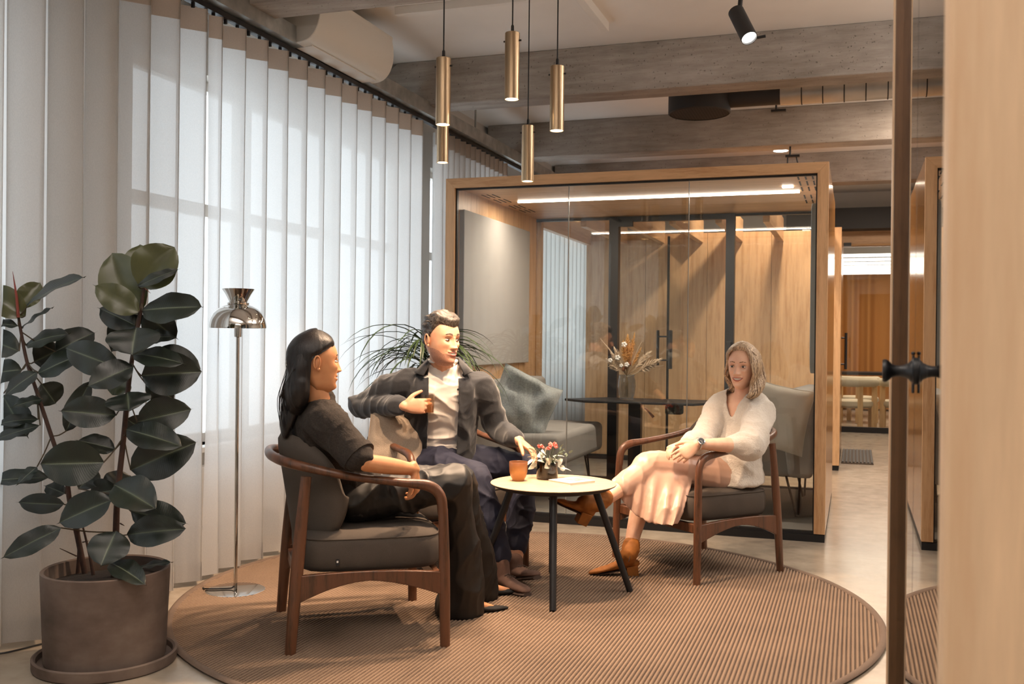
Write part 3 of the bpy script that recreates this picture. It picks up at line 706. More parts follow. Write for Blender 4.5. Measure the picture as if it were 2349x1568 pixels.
# ------------------------------------------------------------------ far room at the end of the passage
YR = 14.42
t = thing('far_room_front', 'glazed front of the far room at the end of the passage', 'glass partition', (.3, YR, 0))
mk('floor_rail', Geo().box(-.9, 1.6, YR, YR+.06, 0, .075), M['black'], t, world=True, smooth=False)
mk('bulkhead', Geo().box(-.9, 1.6, YR-.35, YR+.1, 2.74, 3.02), M['dark'], t, world=True, smooth=False)
mk('wood_fascia', Geo().box(-.9, 1.6, YR-.02, YR+.08, 2.53, 2.74), M['oak_h'], t, world=True, smooth=False)
mk('glass', Geo().box(-.9, 1.6, YR+.02, YR+.03, .075, 2.53), M['glass'], t, world=True, smooth=False)
mk('rod', Geo().tube([(-.9, YR-.06, 2.55), (1.6, YR-.06, 2.55)], .013, 8), M['oak_h'], t, world=True)
c = PYp(1944, 561, YR-.07); mk('rod_bracket', Geo().box(c.x-.05, c.x+.05, YR-.10, YR-.04, c.z-.02, c.z+.025), M['black'], t, world=True, smooth=False)
for k in range(6):
    yy = 14.9+k*.75; c_ = bpy.data.objects.new
    t = thing('linear_light', 'thin glowing light tube across the far room ceiling, '+('nearest the glass', 'second from the glass', 'third from the glass', 'fourth from the glass', 'fifth from the glass', 'furthest, just before the drape')[k], 'light', (.35, yy, 2.45), group='light tubes in the far room')
    mk('tube', Geo().tube([(-.85, yy, 2.45), (1.55, yy, 2.45)], .022, 10), M['led_tube'], t, world=True)
    for xx in (-.6, 1.3): mk('hanger', Geo().tube([(xx, yy, 2.46), (xx, yy, 3.26)], .003, 6), M['black'], t, world=True)
light('AREA', 'far_room_luminaire', (.35, 16.6, 2.40), 90, W1, (.35, 16.6, 0), shape='RECTANGLE', size=2.2, size_y=3)
curtain_panel_y = thing('drape', 'ochre full-length drape at the back of the far room', 'curtain', (.35, 19.3, 0))
n_ = 220; vs_ = []; fs = []
for r_ in range(2):
    for i in range(n_+1):
        x = -1.2+3.2*i/n_; ph = x*17+math.sin(x*5)*1.2
        vs_.append((x, 19.2+.07*math.sin(ph)+.02*math.sin(ph*2.1), .03 if r_ == 0 else 2.62))
for i in range(n_): fs.append((i, i+1, n_+2+i, n_+1+i))
mk('fabric', Geo().add(vs_, fs), M['drape'], curtain_panel_y, world=True, auto=3)
cream = fabric('cream_boucle', '#cbbfa6', 90, .08, .4); ash = wood('ash_wood', '#d3ae7c', '#bd935e', rough=.5)
def low_chair(label, loc, rz):
    t = thing('low_armchair', label, 'chair', loc, rz, 'low chairs in the far room')
    mk('seat_pad', Geo().lathe([(.001, .29), (.25, .29), (.30, .32), (.31, .35), (.30, .385), (.24, .40), (.001, .405)], 32), cream, t)
    arc = [(.31*math.cos(math.radians(a)), .31*math.sin(math.radians(a)), .655) for a in range(0, 181, 15)]
    mk('back_roll', Geo().tube(arc, [(.055, .06)]*len(arc), 14, round_ends=True), cream, t)
    for a in (12, 62, 118, 168):
        x, y = .31*math.cos(math.radians(a)), .31*math.sin(math.radians(a)); mk('leg', Geo().box(x-.035, x+.035, y-.022, y+.022, 0, .61), ash, t, smooth=False, bevel=.005)
    for a in (-35, -145):
        x, y = .27*math.cos(math.radians(a)), .27*math.sin(math.radians(a)); mk('leg', Geo().box(x-.03, x+.03, y-.022, y+.022, 0, .30), ash, t, smooth=False, bevel=.005)
    return t
low_chair('cream upholstered low armchair in the far room, left and nearer the glass', (-.02, 15.3, 0), PI*.95)
low_chair('cream upholstered low armchair in the far room, right one beside the door post', (.66, 15.5, 0), PI*1.08)
low_chair('cream upholstered low armchair in the far room, mostly hidden behind the left one', (.05, 16.35, 0), PI*.85)
t = thing('low_table', 'long black low table behind the cream chairs in the far room', 'table', (.4, 17.4, 0))
mk('tabletop', Geo().box(-.9, 1.5, 17.1, 17.8, .70, .745), M['black'], t, world=True, smooth=False)
for x in (-.8, 1.4): mk('leg', Geo().box(x-.03, x+.03, 17.2, 17.7, 0, .70), M['black'], t, world=True, smooth=False)
mc = [G(1925, 1062), G(2003, 1065), G(1998, 1035), G(1935, 1030)]
t = thing('door_mat', 'dark ribbed door mat on the pale floor of the passage', 'mat', (.03, 11.3, 0))
mk('mat_base', Geo().prism([(-.12, 10.65), (.19, 10.65), (.19, 12.0), (-.12, 12.0)], 0.001, .012, 'z'), plain('mat_grey', '#5d5248', .8), t, world=True, smooth=False)
for k in range(9):
    xx = -.105+k*.035; mk('mat_rib', Geo().box(xx-.009, xx+.009, 10.67, 11.98, .012, .02), M['dark'], t, world=True, smooth=False)
# ------------------------------------------------------------------ round rug
RC, RR = Vector((-1.454, 4.458, 0)), 1.588
n = N('woven_rug'); oc = n.n('ShaderNodeTexCoord').outputs['Object']; sp = n.n('ShaderNodeSeparateXYZ', i_0=oc)
px_ = n.math('FRACT', n.math('MULTIPLY', sp.outputs[0], 1/.0165)); py_ = n.math('FRACT', n.math('MULTIPLY', sp.outputs[1], 1/.011))
tri = n.math('ABSOLUTE', n.math('SUBTRACT', px_, .5)); tr2 = n.math('ABSOLUTE', n.math('SUBTRACT', py_, .5))
nz = n.noise(oc, 260, 2, .7); nb = n.noise(oc, 3, 3)
hgt = n.math('ADD', n.math('MULTIPLY', tri, -1.3), n.math('ADD', n.math('MULTIPLY', tr2, -.5), n.math('MULTIPLY', nz, .5)))
col = n.ramp(n.math('ADD', n.math('MULTIPLY', tri, .8), n.math('ADD', n.math('MULTIPLY', nz, .4), n.math('MULTIPLY', nb, .25))),
             [(.35, lin('#8f7863')), (.6, lin('#745f4e')), (.82, lin('#392f27'))])
M['rug'] = n.done(n.pbr(col, .95, 0, n.bump(hgt, .6, .006)))
t = thing('round_rug', 'round ribbed brown woven rug under the seating group', 'rug', (RC.x, RC.y, 0))
per = .0165; nx = int(RR/per); vs_, fs = [], []
prof4 = ((0, 0), (.2, .0042), (.5, .006), (.8, .0042))
cols = [(-nx+i+q, h) for i in range(2*nx) for q, h in prof4]
cols.append((nx, 0))
for u, h in cols:
    x = u*per; L_ = math.sqrt(max(0, (RR-.012)**2-x*x))
    for j in range(5): vs_.append((x, -L_+2*L_*j/4, .006+h))
for i in range(len(cols)-1):
    for j in range(4): fs.append((i*5+j, i*5+5+j, i*5+6+j, i*5+1+j))
mk('woven_ribs', Geo().add(vs_, fs), M['rug'], t)
mk('edge_binding', Geo().tube([((RR-.008)*math.cos(a*PI/90), (RR-.008)*math.sin(a*PI/90), .010) for a in range(180)], [(.016, .0085)]*180, 8, closed=True), fabric('rug_binding', '#6f5d50', 200, .1, .3), t)
mk('backing', Geo().lathe([(.001, .001), (RR-.01, .001), (RR-.01, .006), (.001, .006)], 96), M['dark'], t)

# ------------------------------------------------------------------ bentwood armchair
def make_chair(label):
    t = thing('armchair', label, 'chair', group='wooden lounge chairs round the coffee table')
    wl, hf = .355, .29
    for s in (-1, 1):
        g = Geo(); sm_tube(g, [(s*.312, -.30, 0), (s*.308, -.275, .35), (s*.300, -.245, .685)], [(.015, .021), (.017, .025), (.014, .020)], 12, 5, up=Vector((0, 1, 0)))
        mk('rear_leg', g, M['walnut'], t)
        g = Geo(); sm_tube(g, [(s*wl, .295, 0), (s*.352, .29, .30), (s*.345, .283, .548)], [(.0165, .020), (.018, .022), (.0165, .0195)], 14, 5, up=Vector((0, 1, 0)))
        mk('front_leg', g, M['walnut'], t)
        # side rail, arched below
        g = Geo(); secs = []
        for k in range(13):
            q = k/12; y = -.285+.56*q; x = s*(.305+.045*q); a = (2*q-1)**2
            zt = .305+.012*(1-a); zb = .215+.065*(1-a**.8)-(.0 if q > .5 else .02*a)
            secs.append([Vector((x-.012, y, zb)), Vector((x+.012, y, zb)), Vector((x+.012, y, zt)), Vector((x-.012, y, zt))])
        g.loft(secs); mk('side_rail', g, M['walnut'], t, bevel=.003)
    arm = [(.345, .283, .525), (.342, .272, .60), (.334, .225, .640), (.324, .12, .655), (.316, -.06, .680), (.300, -.21, .712), (.235, -.318, .735), (.12, -.362, .745), (0, -.372, .747)]
    arm = arm+[(-a, b, c) for a, b, c in arm[-2::-1]]
    rr_ = [(.0172, .0203), (.018, .021), (.019, .022), (.021, .017), (.021, .016), (.019, .018), (.017, .02), (.017, .021), (.017, .021)]; rr_ = rr_+rr_[-2::-1]
    g = Geo(); sm_tube(g, arm, rr_, 14, 5, up=Vector((0, 0, 1))); mk('arm_rail', g, M['walnut'], t, auto=1.5)
    mk('cross_rail', Geo().box(-.31, .31, -.275, -.25, .24, .29).v and Geo().box(-.31, .31, -.275, -.25, .24, .29), M['walnut'], t, bevel=.003)
    mk('cross_rail', Geo().box(-.345, .345, .255, .28, .255, .30), M['walnut'], t, bevel=.003)
    # seat cushion
    g = Geo(); secs = []
    for z, e in ((.305, -.035), (.31, -.012), (.33, .0), (.36, .004), (.41, .004), (.435, -.004), (.450, -.022), (.458, -.06), (.462, -.14)):
        ring = []
        for k in range(48):
            a = 2*PI*k/48; c_, s_ = math.cos(a), math.sin(a); p = 5.5
            r = (abs(c_)**p+abs(s_)**p)**(-1/p)
            x = (.298+.010*(s_*.5+.5)+e)*r*c_; y = .02+(.285+e)*r*s_
            ring.append(Vector((x, y, z+(0.006*math.cos(x*6)*math.cos(y*6) if z > .44 else 0))))
        secs.append(ring)
    g.loft(secs); st = mk('seat', g, M['tweed'], t, auto=1.2)
    g = Geo(); ring = []
    for k in range(64):
        a = 2*PI*k/64; c_, s_ = math.cos(a), math.sin(a); p = 5.5; r = (abs(c_)**p+abs(s_)**p)**(-1/p)
        ring.append(((.295+.010*(s_*.5+.5))*r*c_, .02+.282*r*s_, .436))
    g.tube(ring, .0035, 6, closed=True); mk('piping', g, M['tweed'], st)
    # curved shield-shaped backrest
    outer, inner = [], []
    A_, B_ = 44, 16; vs_, fs = [], []
    for side, off in ((0, .0), (1, -.055)):
        for i in range(A_+1):
            u = -math.cos(PI*i/A_)*.9995; ang = u*math.radians(67)
            zt = .60+.235*(1-abs(u)**3.2)**.5; zb = .60-.27*(1-abs(u)**2.2)**.5
            for j in range(B_+1):
                v = j/B_; z = zb+(zt-zb)*v
                edge = min(1, (min(v, 1-v)*7))*min(1, (1-abs(u))*6); th = math.sqrt(max(0, 1-(1-edge)**2))
                R0 = .315+.03*v+(off if side else 0)*th+(0 if side else -.0275*(1-th))+(-.0275*(1-th)+0 if side else 0)
                lean = -.055*(v-.3)
                vs_.append(Vector((R0*math.sin(ang)*.93, .0-R0*math.cos(ang)*.98+.03+lean*math.cos(ang), z)))
    NB = B_+1; NA = (A_+1)*NB
    for s_ in (0, 1):
        for i in range(A_):
            for j in range(B_):
                a = s_*NA+i*NB+j; f = (a, a+NB, a+NB+1, a+1); fs.append(f if s_ else f[::-1])
    def rim(i, j): return i*NB+j
    path = [(i, 0) for i in range(A_+1)]+[(A_, j) for j in range(1, NB)]+[(i, B_) for i in range(A_-1, -1, -1)]+[(0, j) for j in range(B_-1, 0, -1)]
    for k in range(len(path)):
        a, b = rim(*path[k]), rim(*path[(k+1) % len(path)]); fs.append((a, b, b+NA, a+NA))
    mk('backrest', Geo().add(vs_, fs), M['tweed'], t, auto=1.4, label='curved shield-shaped grey-brown upholstered backrest')
    tg = mk('fabric_tag', Geo().box(.3075, .3095, -.13, -.117, .338, .363), M['black'], t, smooth=False)
    mk('tag_mark', Geo().box(.3096, .3099, -.127, -.120, .349, .357), M['white'], tg, smooth=False)
    return t
def facing(deg): return math.radians(deg-90)
ch1 = make_chair('walnut armchair nearest the camera, seen from behind, seating the dark-haired woman')
ch2 = dup(ch1, (-2.10, 4.97, 0), facing(-35), 'walnut armchair in which the man in the grey overshirt sits, beside the curtain')
ch3 = dup(ch1, (-.794, 5.462, 0), facing(227.5), 'walnut armchair in front of the pod, seating the blonde woman')
ch1.matrix_world = mat_at((-1.960, 3.766, 0), facing(35))

# ------------------------------------------------------------------ coffee table and what stands on it
TC = Vector((-1.372, 4.640, 0)); TZ = .530
t = thing('coffee_table', 'round oak-topped coffee table with four black splayed legs', 'table', (TC.x, TC.y, 0))
tp = mk('tabletop', Geo().lathe([(.001, TZ-.022), (.268, TZ-.022), (.300, TZ-.006), (.3035, TZ-.003), (.3035, TZ-.0006), (.303, TZ), (.001, TZ)], 96), M['tabletop'], t, auto=.5)
mk('edge_band', Geo().lathe([(.27, TZ-.0235), (.3015, TZ-.007), (.304, TZ-.0035), (.302, TZ-.0035), (.27, TZ-.021)], 96, closed=True), M['dark'], tp)
for k in range(4):
    a = math.radians(-73+90*k); c_, s_ = math.cos(a), math.sin(a)
    mk('leg', Geo().tube([(.375*c_, .375*s_, .012), (.20*c_, .20*s_, TZ-.022)], [.0155, .0175], 14), M['black'], t)
mk('under_frame', Geo().lathe([(.12, TZ-.034), (.22, TZ-.034), (.22, TZ-.021), (.12, TZ-.021)], 40, closed=True), M['black'], t)

c = G(1189, 1102, TZ)
t = thing('mug', 'orange-brown handleless ceramic mug on the coffee table', 'mug', (c.x, c.y, TZ))
n = N('amber_glaze'); f = n.noise(n.coord(), 90, 2); sp = n.n('ShaderNodeSeparateXYZ', i_0=n.coord())
zc = n.math('ADD', n.math('MULTIPLY', sp.outputs[2], 10.5), n.math('MULTIPLY', f, .15))
M['amber'] = n.done(n.pbr(n.ramp(zc, [(.05, lin('#94602f')), (.55, lin('#ad7842')), (.98, lin('#8a5a3c'))]), .28))
mk('body', Geo().lathe([(.001, 0), (.028, 0), (.030, .005), (.031, .010), (.038, .022), (.043, .040), (.045, .065), (.0455, .092), (.0445, .0935), (.043, .092), (.042, .065), (.040, .042), (.033, .022), (.001, .018)], 48), M['amber'], t)
mk('coffee', Geo().lathe([(.001, .070), (.0415, .070)], 32), plain('coffee', '#2a160b', .1), t)

c = G(1255, 1098, TZ)
t = thing('flower_vase', 'low dark glass vase of pink blooms and pale leaves on the coffee table', 'vase', (c.x, c.y, TZ))
mk('glass_jar', Geo().lathe([(.001, 0), (.050, 0), (.053, .004), (.053, .085), (.049, .087), (.049, .012), (.001, .010)], 40), glassm('dark_glass', (.35, .36, .36, 1), 1.5), t)
mk('water', Geo().lathe([(.001, .012), (.0485, .012), (.0485, .045), (.001, .045)], 32), glassm('vase_water', (.75, .6, .42, 1), 1.3), t)
pink = plain('pink_petal', '#ea9187', .6, nscale=60, var=.25); palel = plain('pale_leaf', '#d6d8ca', .6, nscale=40, var=.15); greyl = plain('eucalyptus_leaf', '#5e6b5c', .6, nscale=30, var=.2); stg = plain('green_stem', '#39482c', .7)
r3 = random.Random(11)
def leafg(L, w, bend=.2, n_=7, fold=.15, tip=1.0):
    g = Geo(); vs_, fs = [], []
    for i in range(n_+1):
        q = i/n_; ww = w*.5*(math.sin(PI*min(1, q**.8))**.75)*(1 if tip else 1); z = -bend*L*q*q
        for j, s in enumerate((-1, -.5, 0, .5, 1)):
            vs_.append(Vector((q*L, s*ww, z+abs(s)*fold*ww*1.0)))
    for i in range(n_):
        for j in range(4): a = i*5+j; fs.append((a, a+1, a+6, a+5))
    return g.add(vs_, fs)
gs = Geo()
def vp_(px, py, dd=0):
    p = D(px, py, (c-Vector((0, 0, CH))).dot(Vector(_f))+dd); return p-Vector((c.x, c.y, TZ))
for (px, py, r, dd) in ((1268, 1024, .024, 0), (1240, 1026, .018, -.02), (1258, 1030, .014, .03)):
    p = vp_(px, py, dd); g = Geo()
    for k in range(26):
        d_ = Vector((r3.gauss(0, 1), r3.gauss(0, 1), abs(r3.gauss(0, 1))*.8)).normalized()
        fm = frame_mat(p+d_*r*.25, d_, Vector((r3.gauss(0, 1), r3.gauss(0, 1), r3.gauss(0, 1)))); l_ = leafg(r*.9, r*.7, -.3, 4, .5); g.add(l_.v, l_.f, 0, fm)
    b_ = mk('pink_bloom', g, pink, t); gs.tube(cr([(0, 0, .02), (p.x*.3, p.y*.3, .07), tuple(p)], 4), .002, 5)
for k in range(24):
    px, py = ((1232, 1045), (1250, 1042), (1265, 1052), (1248, 1060), (1278, 1068), (1285, 1072), (1228, 1058), (1262, 1066), (1240, 1052), (1272, 1044))[k % 10]
    p = vp_(px+r3.uniform(-6, 6), py+r3.uniform(-5, 5), r3.uniform(-.05, .04)); d_ = Vector((p.x, p.y, r3.uniform(-.05, .05))).normalized()*1.0+Vector((_r[0], _r[1], 0))*r3.uniform(-.8, .8)
    l_ = leafg(r3.uniform(.042, .060), r3.uniform(.026, .038), .3); g = Geo().add(l_.v, l_.f, 0, frame_mat(p, d_, Vector((_r[0], _r[1], .6)).cross(d_)))
    mk('leaf', g, palel, t)
for k in range(30):
    px, py = r3.uniform(1215, 1305), r3.uniform(1022, 1075)
    if px > 1285: py = r3.uniform(1025, 1050)
    p = vp_(px, py, r3.uniform(-.03, .05)); d_ = (p-Vector((0, 0, .07))).normalized()+Vector((r3.gauss(0, .4), r3.gauss(0, .4), r3.gauss(0, .4)))
    l_ = leafg(r3.uniform(.016, .028), r3.uniform(.009, .014), .1); g = Geo().add(l_.v, l_.f, 0, frame_mat(p, d_, Vector((r3.gauss(0, 1), r3.gauss(0, 1), 1))))
    mk('small_leaf', g, greyl, t)
    if k % 3 == 0: gs.tube(cr([(0, 0, .02), (p.x*.4, p.y*.4, .08), tuple(p)], 4), .0014, 5)
mk('stems', gs, stg, t)

p0, p1, p2, p3 = G(1258, 1102, TZ+.012), G(1322, 1113, TZ+.012), G(1366, 1098, TZ+.012), G(1302, 1089, TZ+.012)
cen = (p0+p1+p2+p3)/4; e1 = (p1-p0).normalized(); L1, L2 = .150, .165
t = thing('booklet', 'white booklet with a picture on its cover, lying on the coffee table', 'booklet', (cen.x, cen.y, TZ), math.atan2(e1.y, e1.x))
mk('pages', Geo().box(-L1/2, L1/2, -L2/2, L2/2, .0015, .0105), plain('paper', '#efe6da', .8), t, smooth=False)
mk('cover', Geo().box(-L1/2-.002, L1/2+.002, -L2/2-.002, L2/2+.002, .0105, .0125).box(-L1/2-.002, L1/2+.002, -L2/2-.002, L2/2+.002, .0, .0015), plain('cover_white', '#ece9e6', .45), t, smooth=False, bevel=.0008)
n = N('cover_picture'); M['pict'] = n.done(n.pbr(n.ramp(n.noise(n.coord((1, 2.2, 1)), 18, 3), [(.38, lin('#a9745c')), (.52, lin('#e2c9bb')), (.66, lin('#c08a6c'))]), .4))
mk('cover_picture', Geo().box(-.035, .045, -.01, .062, .0126, .0129), M['pict'], t, smooth=False)

# ------------------------------------------------------------------ chrome floor lamp
LB = Vector((-2.788, 4.095, 0))
t = thing('floor_lamp', 'chrome dome floor lamp standing in front of the sheer curtain', 'floor lamp', (LB.x, LB.y, 0))
bz = .001
mk('base', Geo().lathe([(.001, bz), (.138, bz), (.140, bz+.003), (.139, bz+.010), (.132, bz+.013), (.001, bz+.014)], 64), M['chrome'], t)
mk('pole', Geo().lathe([(.0085, .013), (.0085, 1.25)], 20), M['chrome'], t)
mk('socket', Geo().lathe([(.009, 1.215), (.017, 1.218), (.018, 1.25), (.018, 1.30), (.008, 1.305)], 24), M['chrome'], t)
dome = [(.134, 1.262), (.133, 1.275), (.128, 1.30), (.115, 1.328), (.094, 1.350), (.066, 1.366), (.052, 1.370)]
mk('shade', Geo().lathe(dome+[(r-.002, z-.002) for r, z in dome[::-1]], 64), M['chrome'], t)
mk('upper_reflector', Geo().lathe([(.036, 1.368), (.050, 1.372), (.052, 1.379), (.042, 1.386), (.046, 1.394), (.060, 1.420), (.077, 1.446), (.076, 1.447), (.058, 1.421), (.040, 1.390), (.001, 1.386)], 64), M['chrome'], t)
mk('bulb', Geo().ell((0, 0, 1.325), .026, .026, .026, 10), M['white'], t)
q = [G(541, 1352, .012)-LB, G(520, 1338, .006)-LB, G(490, 1330, .005)-LB, G(440, 1332, .005)-LB]
q = [Vector((0, -.012, .03)), Vector((-.02, -.02, .02)), Vector((-.12, -.06, .018)), Vector((-.19, .02, .005)), Vector((-.22, .16, .005)), Vector((-.27, .22, .005))]
mk('power_cord', Geo().tube(cr([tuple(p) for p in q], 6), .0035, 8), M['black'], t)

# cable on the floor beside the planter
c0 = G(-30, 1508, .006)
tcb = thing('power_cable', 'thin black cable on the floor left of the planter', 'cable', (c0.x, c0.y, 0))
mk('cable', Geo().tube(cr([tuple(G(px, py, .005)) for px, py in ((-60, 1502), (0, 1498), (40, 1490), (80, 1480), (120, 1470))], 5), .0035, 8), M['black'], tcb, world=True)

# ------------------------------------------------------------------ rubber plant
PC = Vector((-2.632, 3.040, 0))
n = N('terracotta_grey'); f = n.noise(n.coord(), 5, 5, .6); f2 = n.noise(n.coord((1, 1, 3)), 2.2, 4, .6)
M['pot'] = n.done(n.pbr(n.ramp(n.math('ADD', n.math('MULTIPLY', f, .5), n.math('MULTIPLY', f2, .5)), [(.35, lin('#4a3d34')), (.5, lin('#63534a')), (.68, lin('#7a6c62'))]), .8, 0, n.bump(f, .15, .004)))
t = thing('potted_rubber_plant', 'large dark-leaved rubber plant in a grey clay pot, left foreground', 'plant', (PC.x, PC.y, 0))
mk('saucer', Geo().lathe([(.001, 0), (.245, 0), (.252, .006), (.254, .040), (.246, .044), (.238, .038), (.236, .018), (.001, .016)], 64), M['pot'], t)
mk('pot', Geo().lathe([(.001, .018), (.205, .018), (.213, .026), (.226, .33), (.226, .352), (.221, .356), (.212, .352), (.208, .30), (.001, .28)], 72), M['pot'], t)
mk('soil', Geo().lathe([(.001, .318), (.10, .316), (.212, .300)], 40), M['soil'], t)
n = N('rubber_leaf'); nf = n.noise(n.coord(), 9, 3); geo = n.n('ShaderNodeNewGeometry').outputs['Backfacing']
uvn = n.n('ShaderNodeUVMap').outputs[0]; suv = n.n('ShaderNodeSeparateXYZ', i_0=uvn)
rib = n.math('POWER', n.math('SUBTRACT', 1.0, n.math('ABSOLUTE', n.math('SUBTRACT', n.math('MULTIPLY', suv.outputs[1], 2), 1.0))), 26)
vein = n.math('SINE', n.math('MULTIPLY', n.math('ADD', suv.outputs[0], n.math('MULTIPLY', n.math('ABSOLUTE', n.math('SUBTRACT', suv.outputs[1], .5)), .35)), 190))
colf = n.ramp(nf, [(.35, lin('#0d140c')), (.65, lin('#182217'))])
colb = n.n('ShaderNodeMixRGB', i_Fac=geo, i_Color1=colf, i_Color2=lin('#3a3c26')).outputs[0]
colr = n.n('ShaderNodeMixRGB', i_Fac=n.math('MULTIPLY', rib, .8), i_Color1=colb, i_Color2=lin('#6d7660')).outputs[0]
M['leaf'] = n.done(n.pbr(colr, n.math('ADD', n.math('MULTIPLY', nf, .2), .30), 0, n.bump(n.math('ADD', n.math('MULTIPLY', vein, .05), n.math('MULTIPLY', rib, -1.2)), .35, .004), Specular_IOR_Level=.6))
M['leaf_young'] = plain('young_leaf', '#47492a', .3, nscale=10, var=.2)
M['stem'] = plain('bark', '#3b241a', .7, nscale=40, var=.35, bump=.4, bscale=120)
M['petiole'] = plain('petiole', '#41341f', .5)
def big_leaf(base, tip, width, nrm, mat, curl, fold, parent):
    ax = tip-base; L = ax.length; ax.normalize(); m = frame_mat(base, ax, nrm.cross(ax)); NU, NV = 12, 8
    vs_, fs, uv = [], [], []
    for i in range(NU+1):
        q = i/NU; w = width*.5*(math.sin(PI*q**.92)**.62 if 0 < q < 1 else 0)
        if i == NU: w = .0008
        if i == 0: w = .003
        ll = L*(q if q < .94 else q)
        for j in range(NV+1):
            s = 2*j/NV-1
            z = -curl*L*(q-.45)**2+curl*L*.2+abs(s)**1.15*w*fold-(abs(s)**3)*w*.10+.004*math.sin(q*15+s*2)*abs(s)
            vs_.append(Vector((ll, s*w, z))); uv.append((q, (s+1)/2))
    tipv = Vector((L+.014, 0, -curl*L*.302+curl*L*.2)); k0 = len(vs_); vs_.append(tipv); uv.append((1, .5))
    for i in range(NU):
        for j in range(NV): a = i*(NV+1)+j; fs.append((a, a+NV+1, a+NV+2, a+1))
    a = NU*(NV+1); fs.append((a, k0, a+NV))
    g = Geo().add(vs_, fs, 0, m); o = mk('leaf', g, mat, parent, world=True, auto=3)
    me = o.data; ul = me.uv_layers.new(name='uv')
    for lp in me.loops: ul.data[lp.index].uv = uv[lp.vertex_index]
    return o
DP = 3.74; VW = -Vector(_f)
stems = [([(195, 1315), (178, 1230), (160, 1150), (152, 1100), (118, 1000), (85, 900), (62, 830), (48, 760), (42, 725)], DP+.08, .011),
         ([(262, 1320), (266, 1220), (270, 1130), (284, 1000), (293, 900), (302, 830), (314, 760), (326, 690), (330, 660)], DP, .013),
         ([(178, 1320), (181, 1260), (180, 1200)], DP+.1, .008), ([(214, 1318), (205, 1270), (186, 1190)], DP+.03, .007)]
sp3 = []
for pts, dep, r in stems:
    P3 = [D(px, py, dep) for px, py in pts]; sp3.append(P3); g = Geo(); K = len(P3)
    sm_tube(g, P3, [r*(1-.55*k/(K-1)) for k in range(K)], 10, 4); mk('stem', g, M['stem'], t, world=True)
LV = [ # base px,py, tip px,py, width px, depth offset (m), side-roll, up-tilt, young
 (62,702,190,634,64,-.05,.1,.75,0),(58,724,-40,662,62,0,-.2,.5,1),(45,705,92,648,46,.08,.3,.1,1),(50,752,118,706,32,.02,0,.8,0),(42,748,-35,742,30,-.02,0,.7,0),
 (60,792,155,764,56,.04,.2,.7,0),(128,806,217,762,64,.12,-.4,.0,0),(44,805,-45,772,60,-.03,.1,.3,0),(88,856,186,812,60,.02,.4,.6,0),(78,830,140,800,70,.12,.6,.2,0),
 (86,853,12,905,44,-.06,.3,.8,0),(50,848,-45,862,66,0,.2,.6,0),(97,915,30,932,42,-.06,-.3,.6,0),(5,905,62,1000,84,.03,-.2,.2,0),(92,975,-25,1012,34,-.05,.2,.75,0),(88,962,-10,972,30,0,.3,.6,0),
 (95,880,128,925,60,.06,.2,.4,0),
 (318,655,320,560,66,.10,.0,-.05,1),(318,722,256,580,98,.05,.1,-.1,1),(320,656,400,566,96,.0,-.1,-.1,1),(317,656,408,617,24,-.06,.2,.3,0),(318,716,218,655,58,-.05,.3,.15,1),
 (326,712,462,703,84,-.02,.1,.55,0),(330,716,404,775,66,.06,-.2,.1,0),(318,690,256,806,60,.08,.1,.0,0),(310,746,228,707,54,.02,.3,.1,0),(312,752,303,813,108,-.09,0,.75,0),
 (335,775,398,772,34,.03,0,.5,0),(306,812,420,832,56,-.06,.1,.6,0),(340,822,460,845,76,.04,.3,.2,0),(325,862,462,852,90,.0,-.1,.1,0),(306,840,203,885,64,-.09,.2,.45,0),(272,842,150,798,68,.0,-.2,.1,0),
 (292,900,296,941,90,-.10,0,.75,0),(266,952,140,942,68,-.12,.1,.3,0),(152,988,206,874,44,.1,.3,.5,0),(315,968,438,938,74,.02,-.1,.1,0),(290,985,416,1022,64,-.06,.15,.5,0),(300,1078,449,1014,90,.0,-.15,.05,0),
 (264,1030,180,1010,44,-.03,.2,.5,0),(238,1060,92,1064,92,-.14,0,.1,0),(112,1096,-30,1102,46,.02,.1,.7,0),(85,1070,42,1108,32,-.04,0,.7,0),(262,1112,356,1165,82,-.1,.3,.45,0),(256,1146,136,1198,74,-.1,-.2,.3,0),
 (146,1156,42,1152,42,-.02,0,.1,0),(140,1210,8,1277,50,-.08,.2,.45,0),(300,1172,426,1200,66,-.04,-.2,.3,0),(292,1226,425,1212,66,-.09,.1,.35,0),(266,1218,232,1296,84,-.16,.1,.5,0),(252,1290,332,1338,52,-.18,.2,.65,0),(318,1302,392,1288,22,-.03,0,.8,0),
 (272,1122,206,1132,54,.08,.2,.1,0),(150,1132,104,1114,34,.06,.2,.4,0),(290,960,350,1000,50,.10,.1,.2,0),(240,1130,300,1090,60,.12,0,.2,0),(335,880,400,915,50,.12,.2,.2,0),(300,890,250,870,50,.10,0,.1,1),(180,1120,225,1080,50,.1,0,.2,0),(170,820,225,790,46,.14,.0,.2,0)]
r5 = random.Random(5)
for (bx, by, tx, ty, w, dd, roll, upt, yg) in LV:
    isA = bx < 170 and by < 1180; P3 = sp3[0] if isA else sp3[1]; sdep = DP+.08 if isA else DP
    base = D(bx, by, sdep+dd*.6); tip = D(tx, ty, sdep+dd+(-.03 if upt > .4 else .02)); wid = w*(sdep+dd)/CF*1.14
    nr = (VW*(1-upt*.75)+Vector((0, 0, 1))*upt*.9+Vector(_r)*roll).normalized()
    big_leaf(base, tip, wid, nr, M['leaf_young'] if yg else M['leaf'], r5.uniform(.06, .22), r5.uniform(.12, .4), t)
    q = min((s for s in P3), key=lambda s: (s-base-Vector((0, 0, .04))).length)
    if (q-base).length < .22: mk('petiole', Geo().tube(cr([tuple(q), tuple((q+base)/2-Vector((0, 0, .006))), tuple(base)], 3), [.0026]*7, 6), M['petiole'], t, world=True)
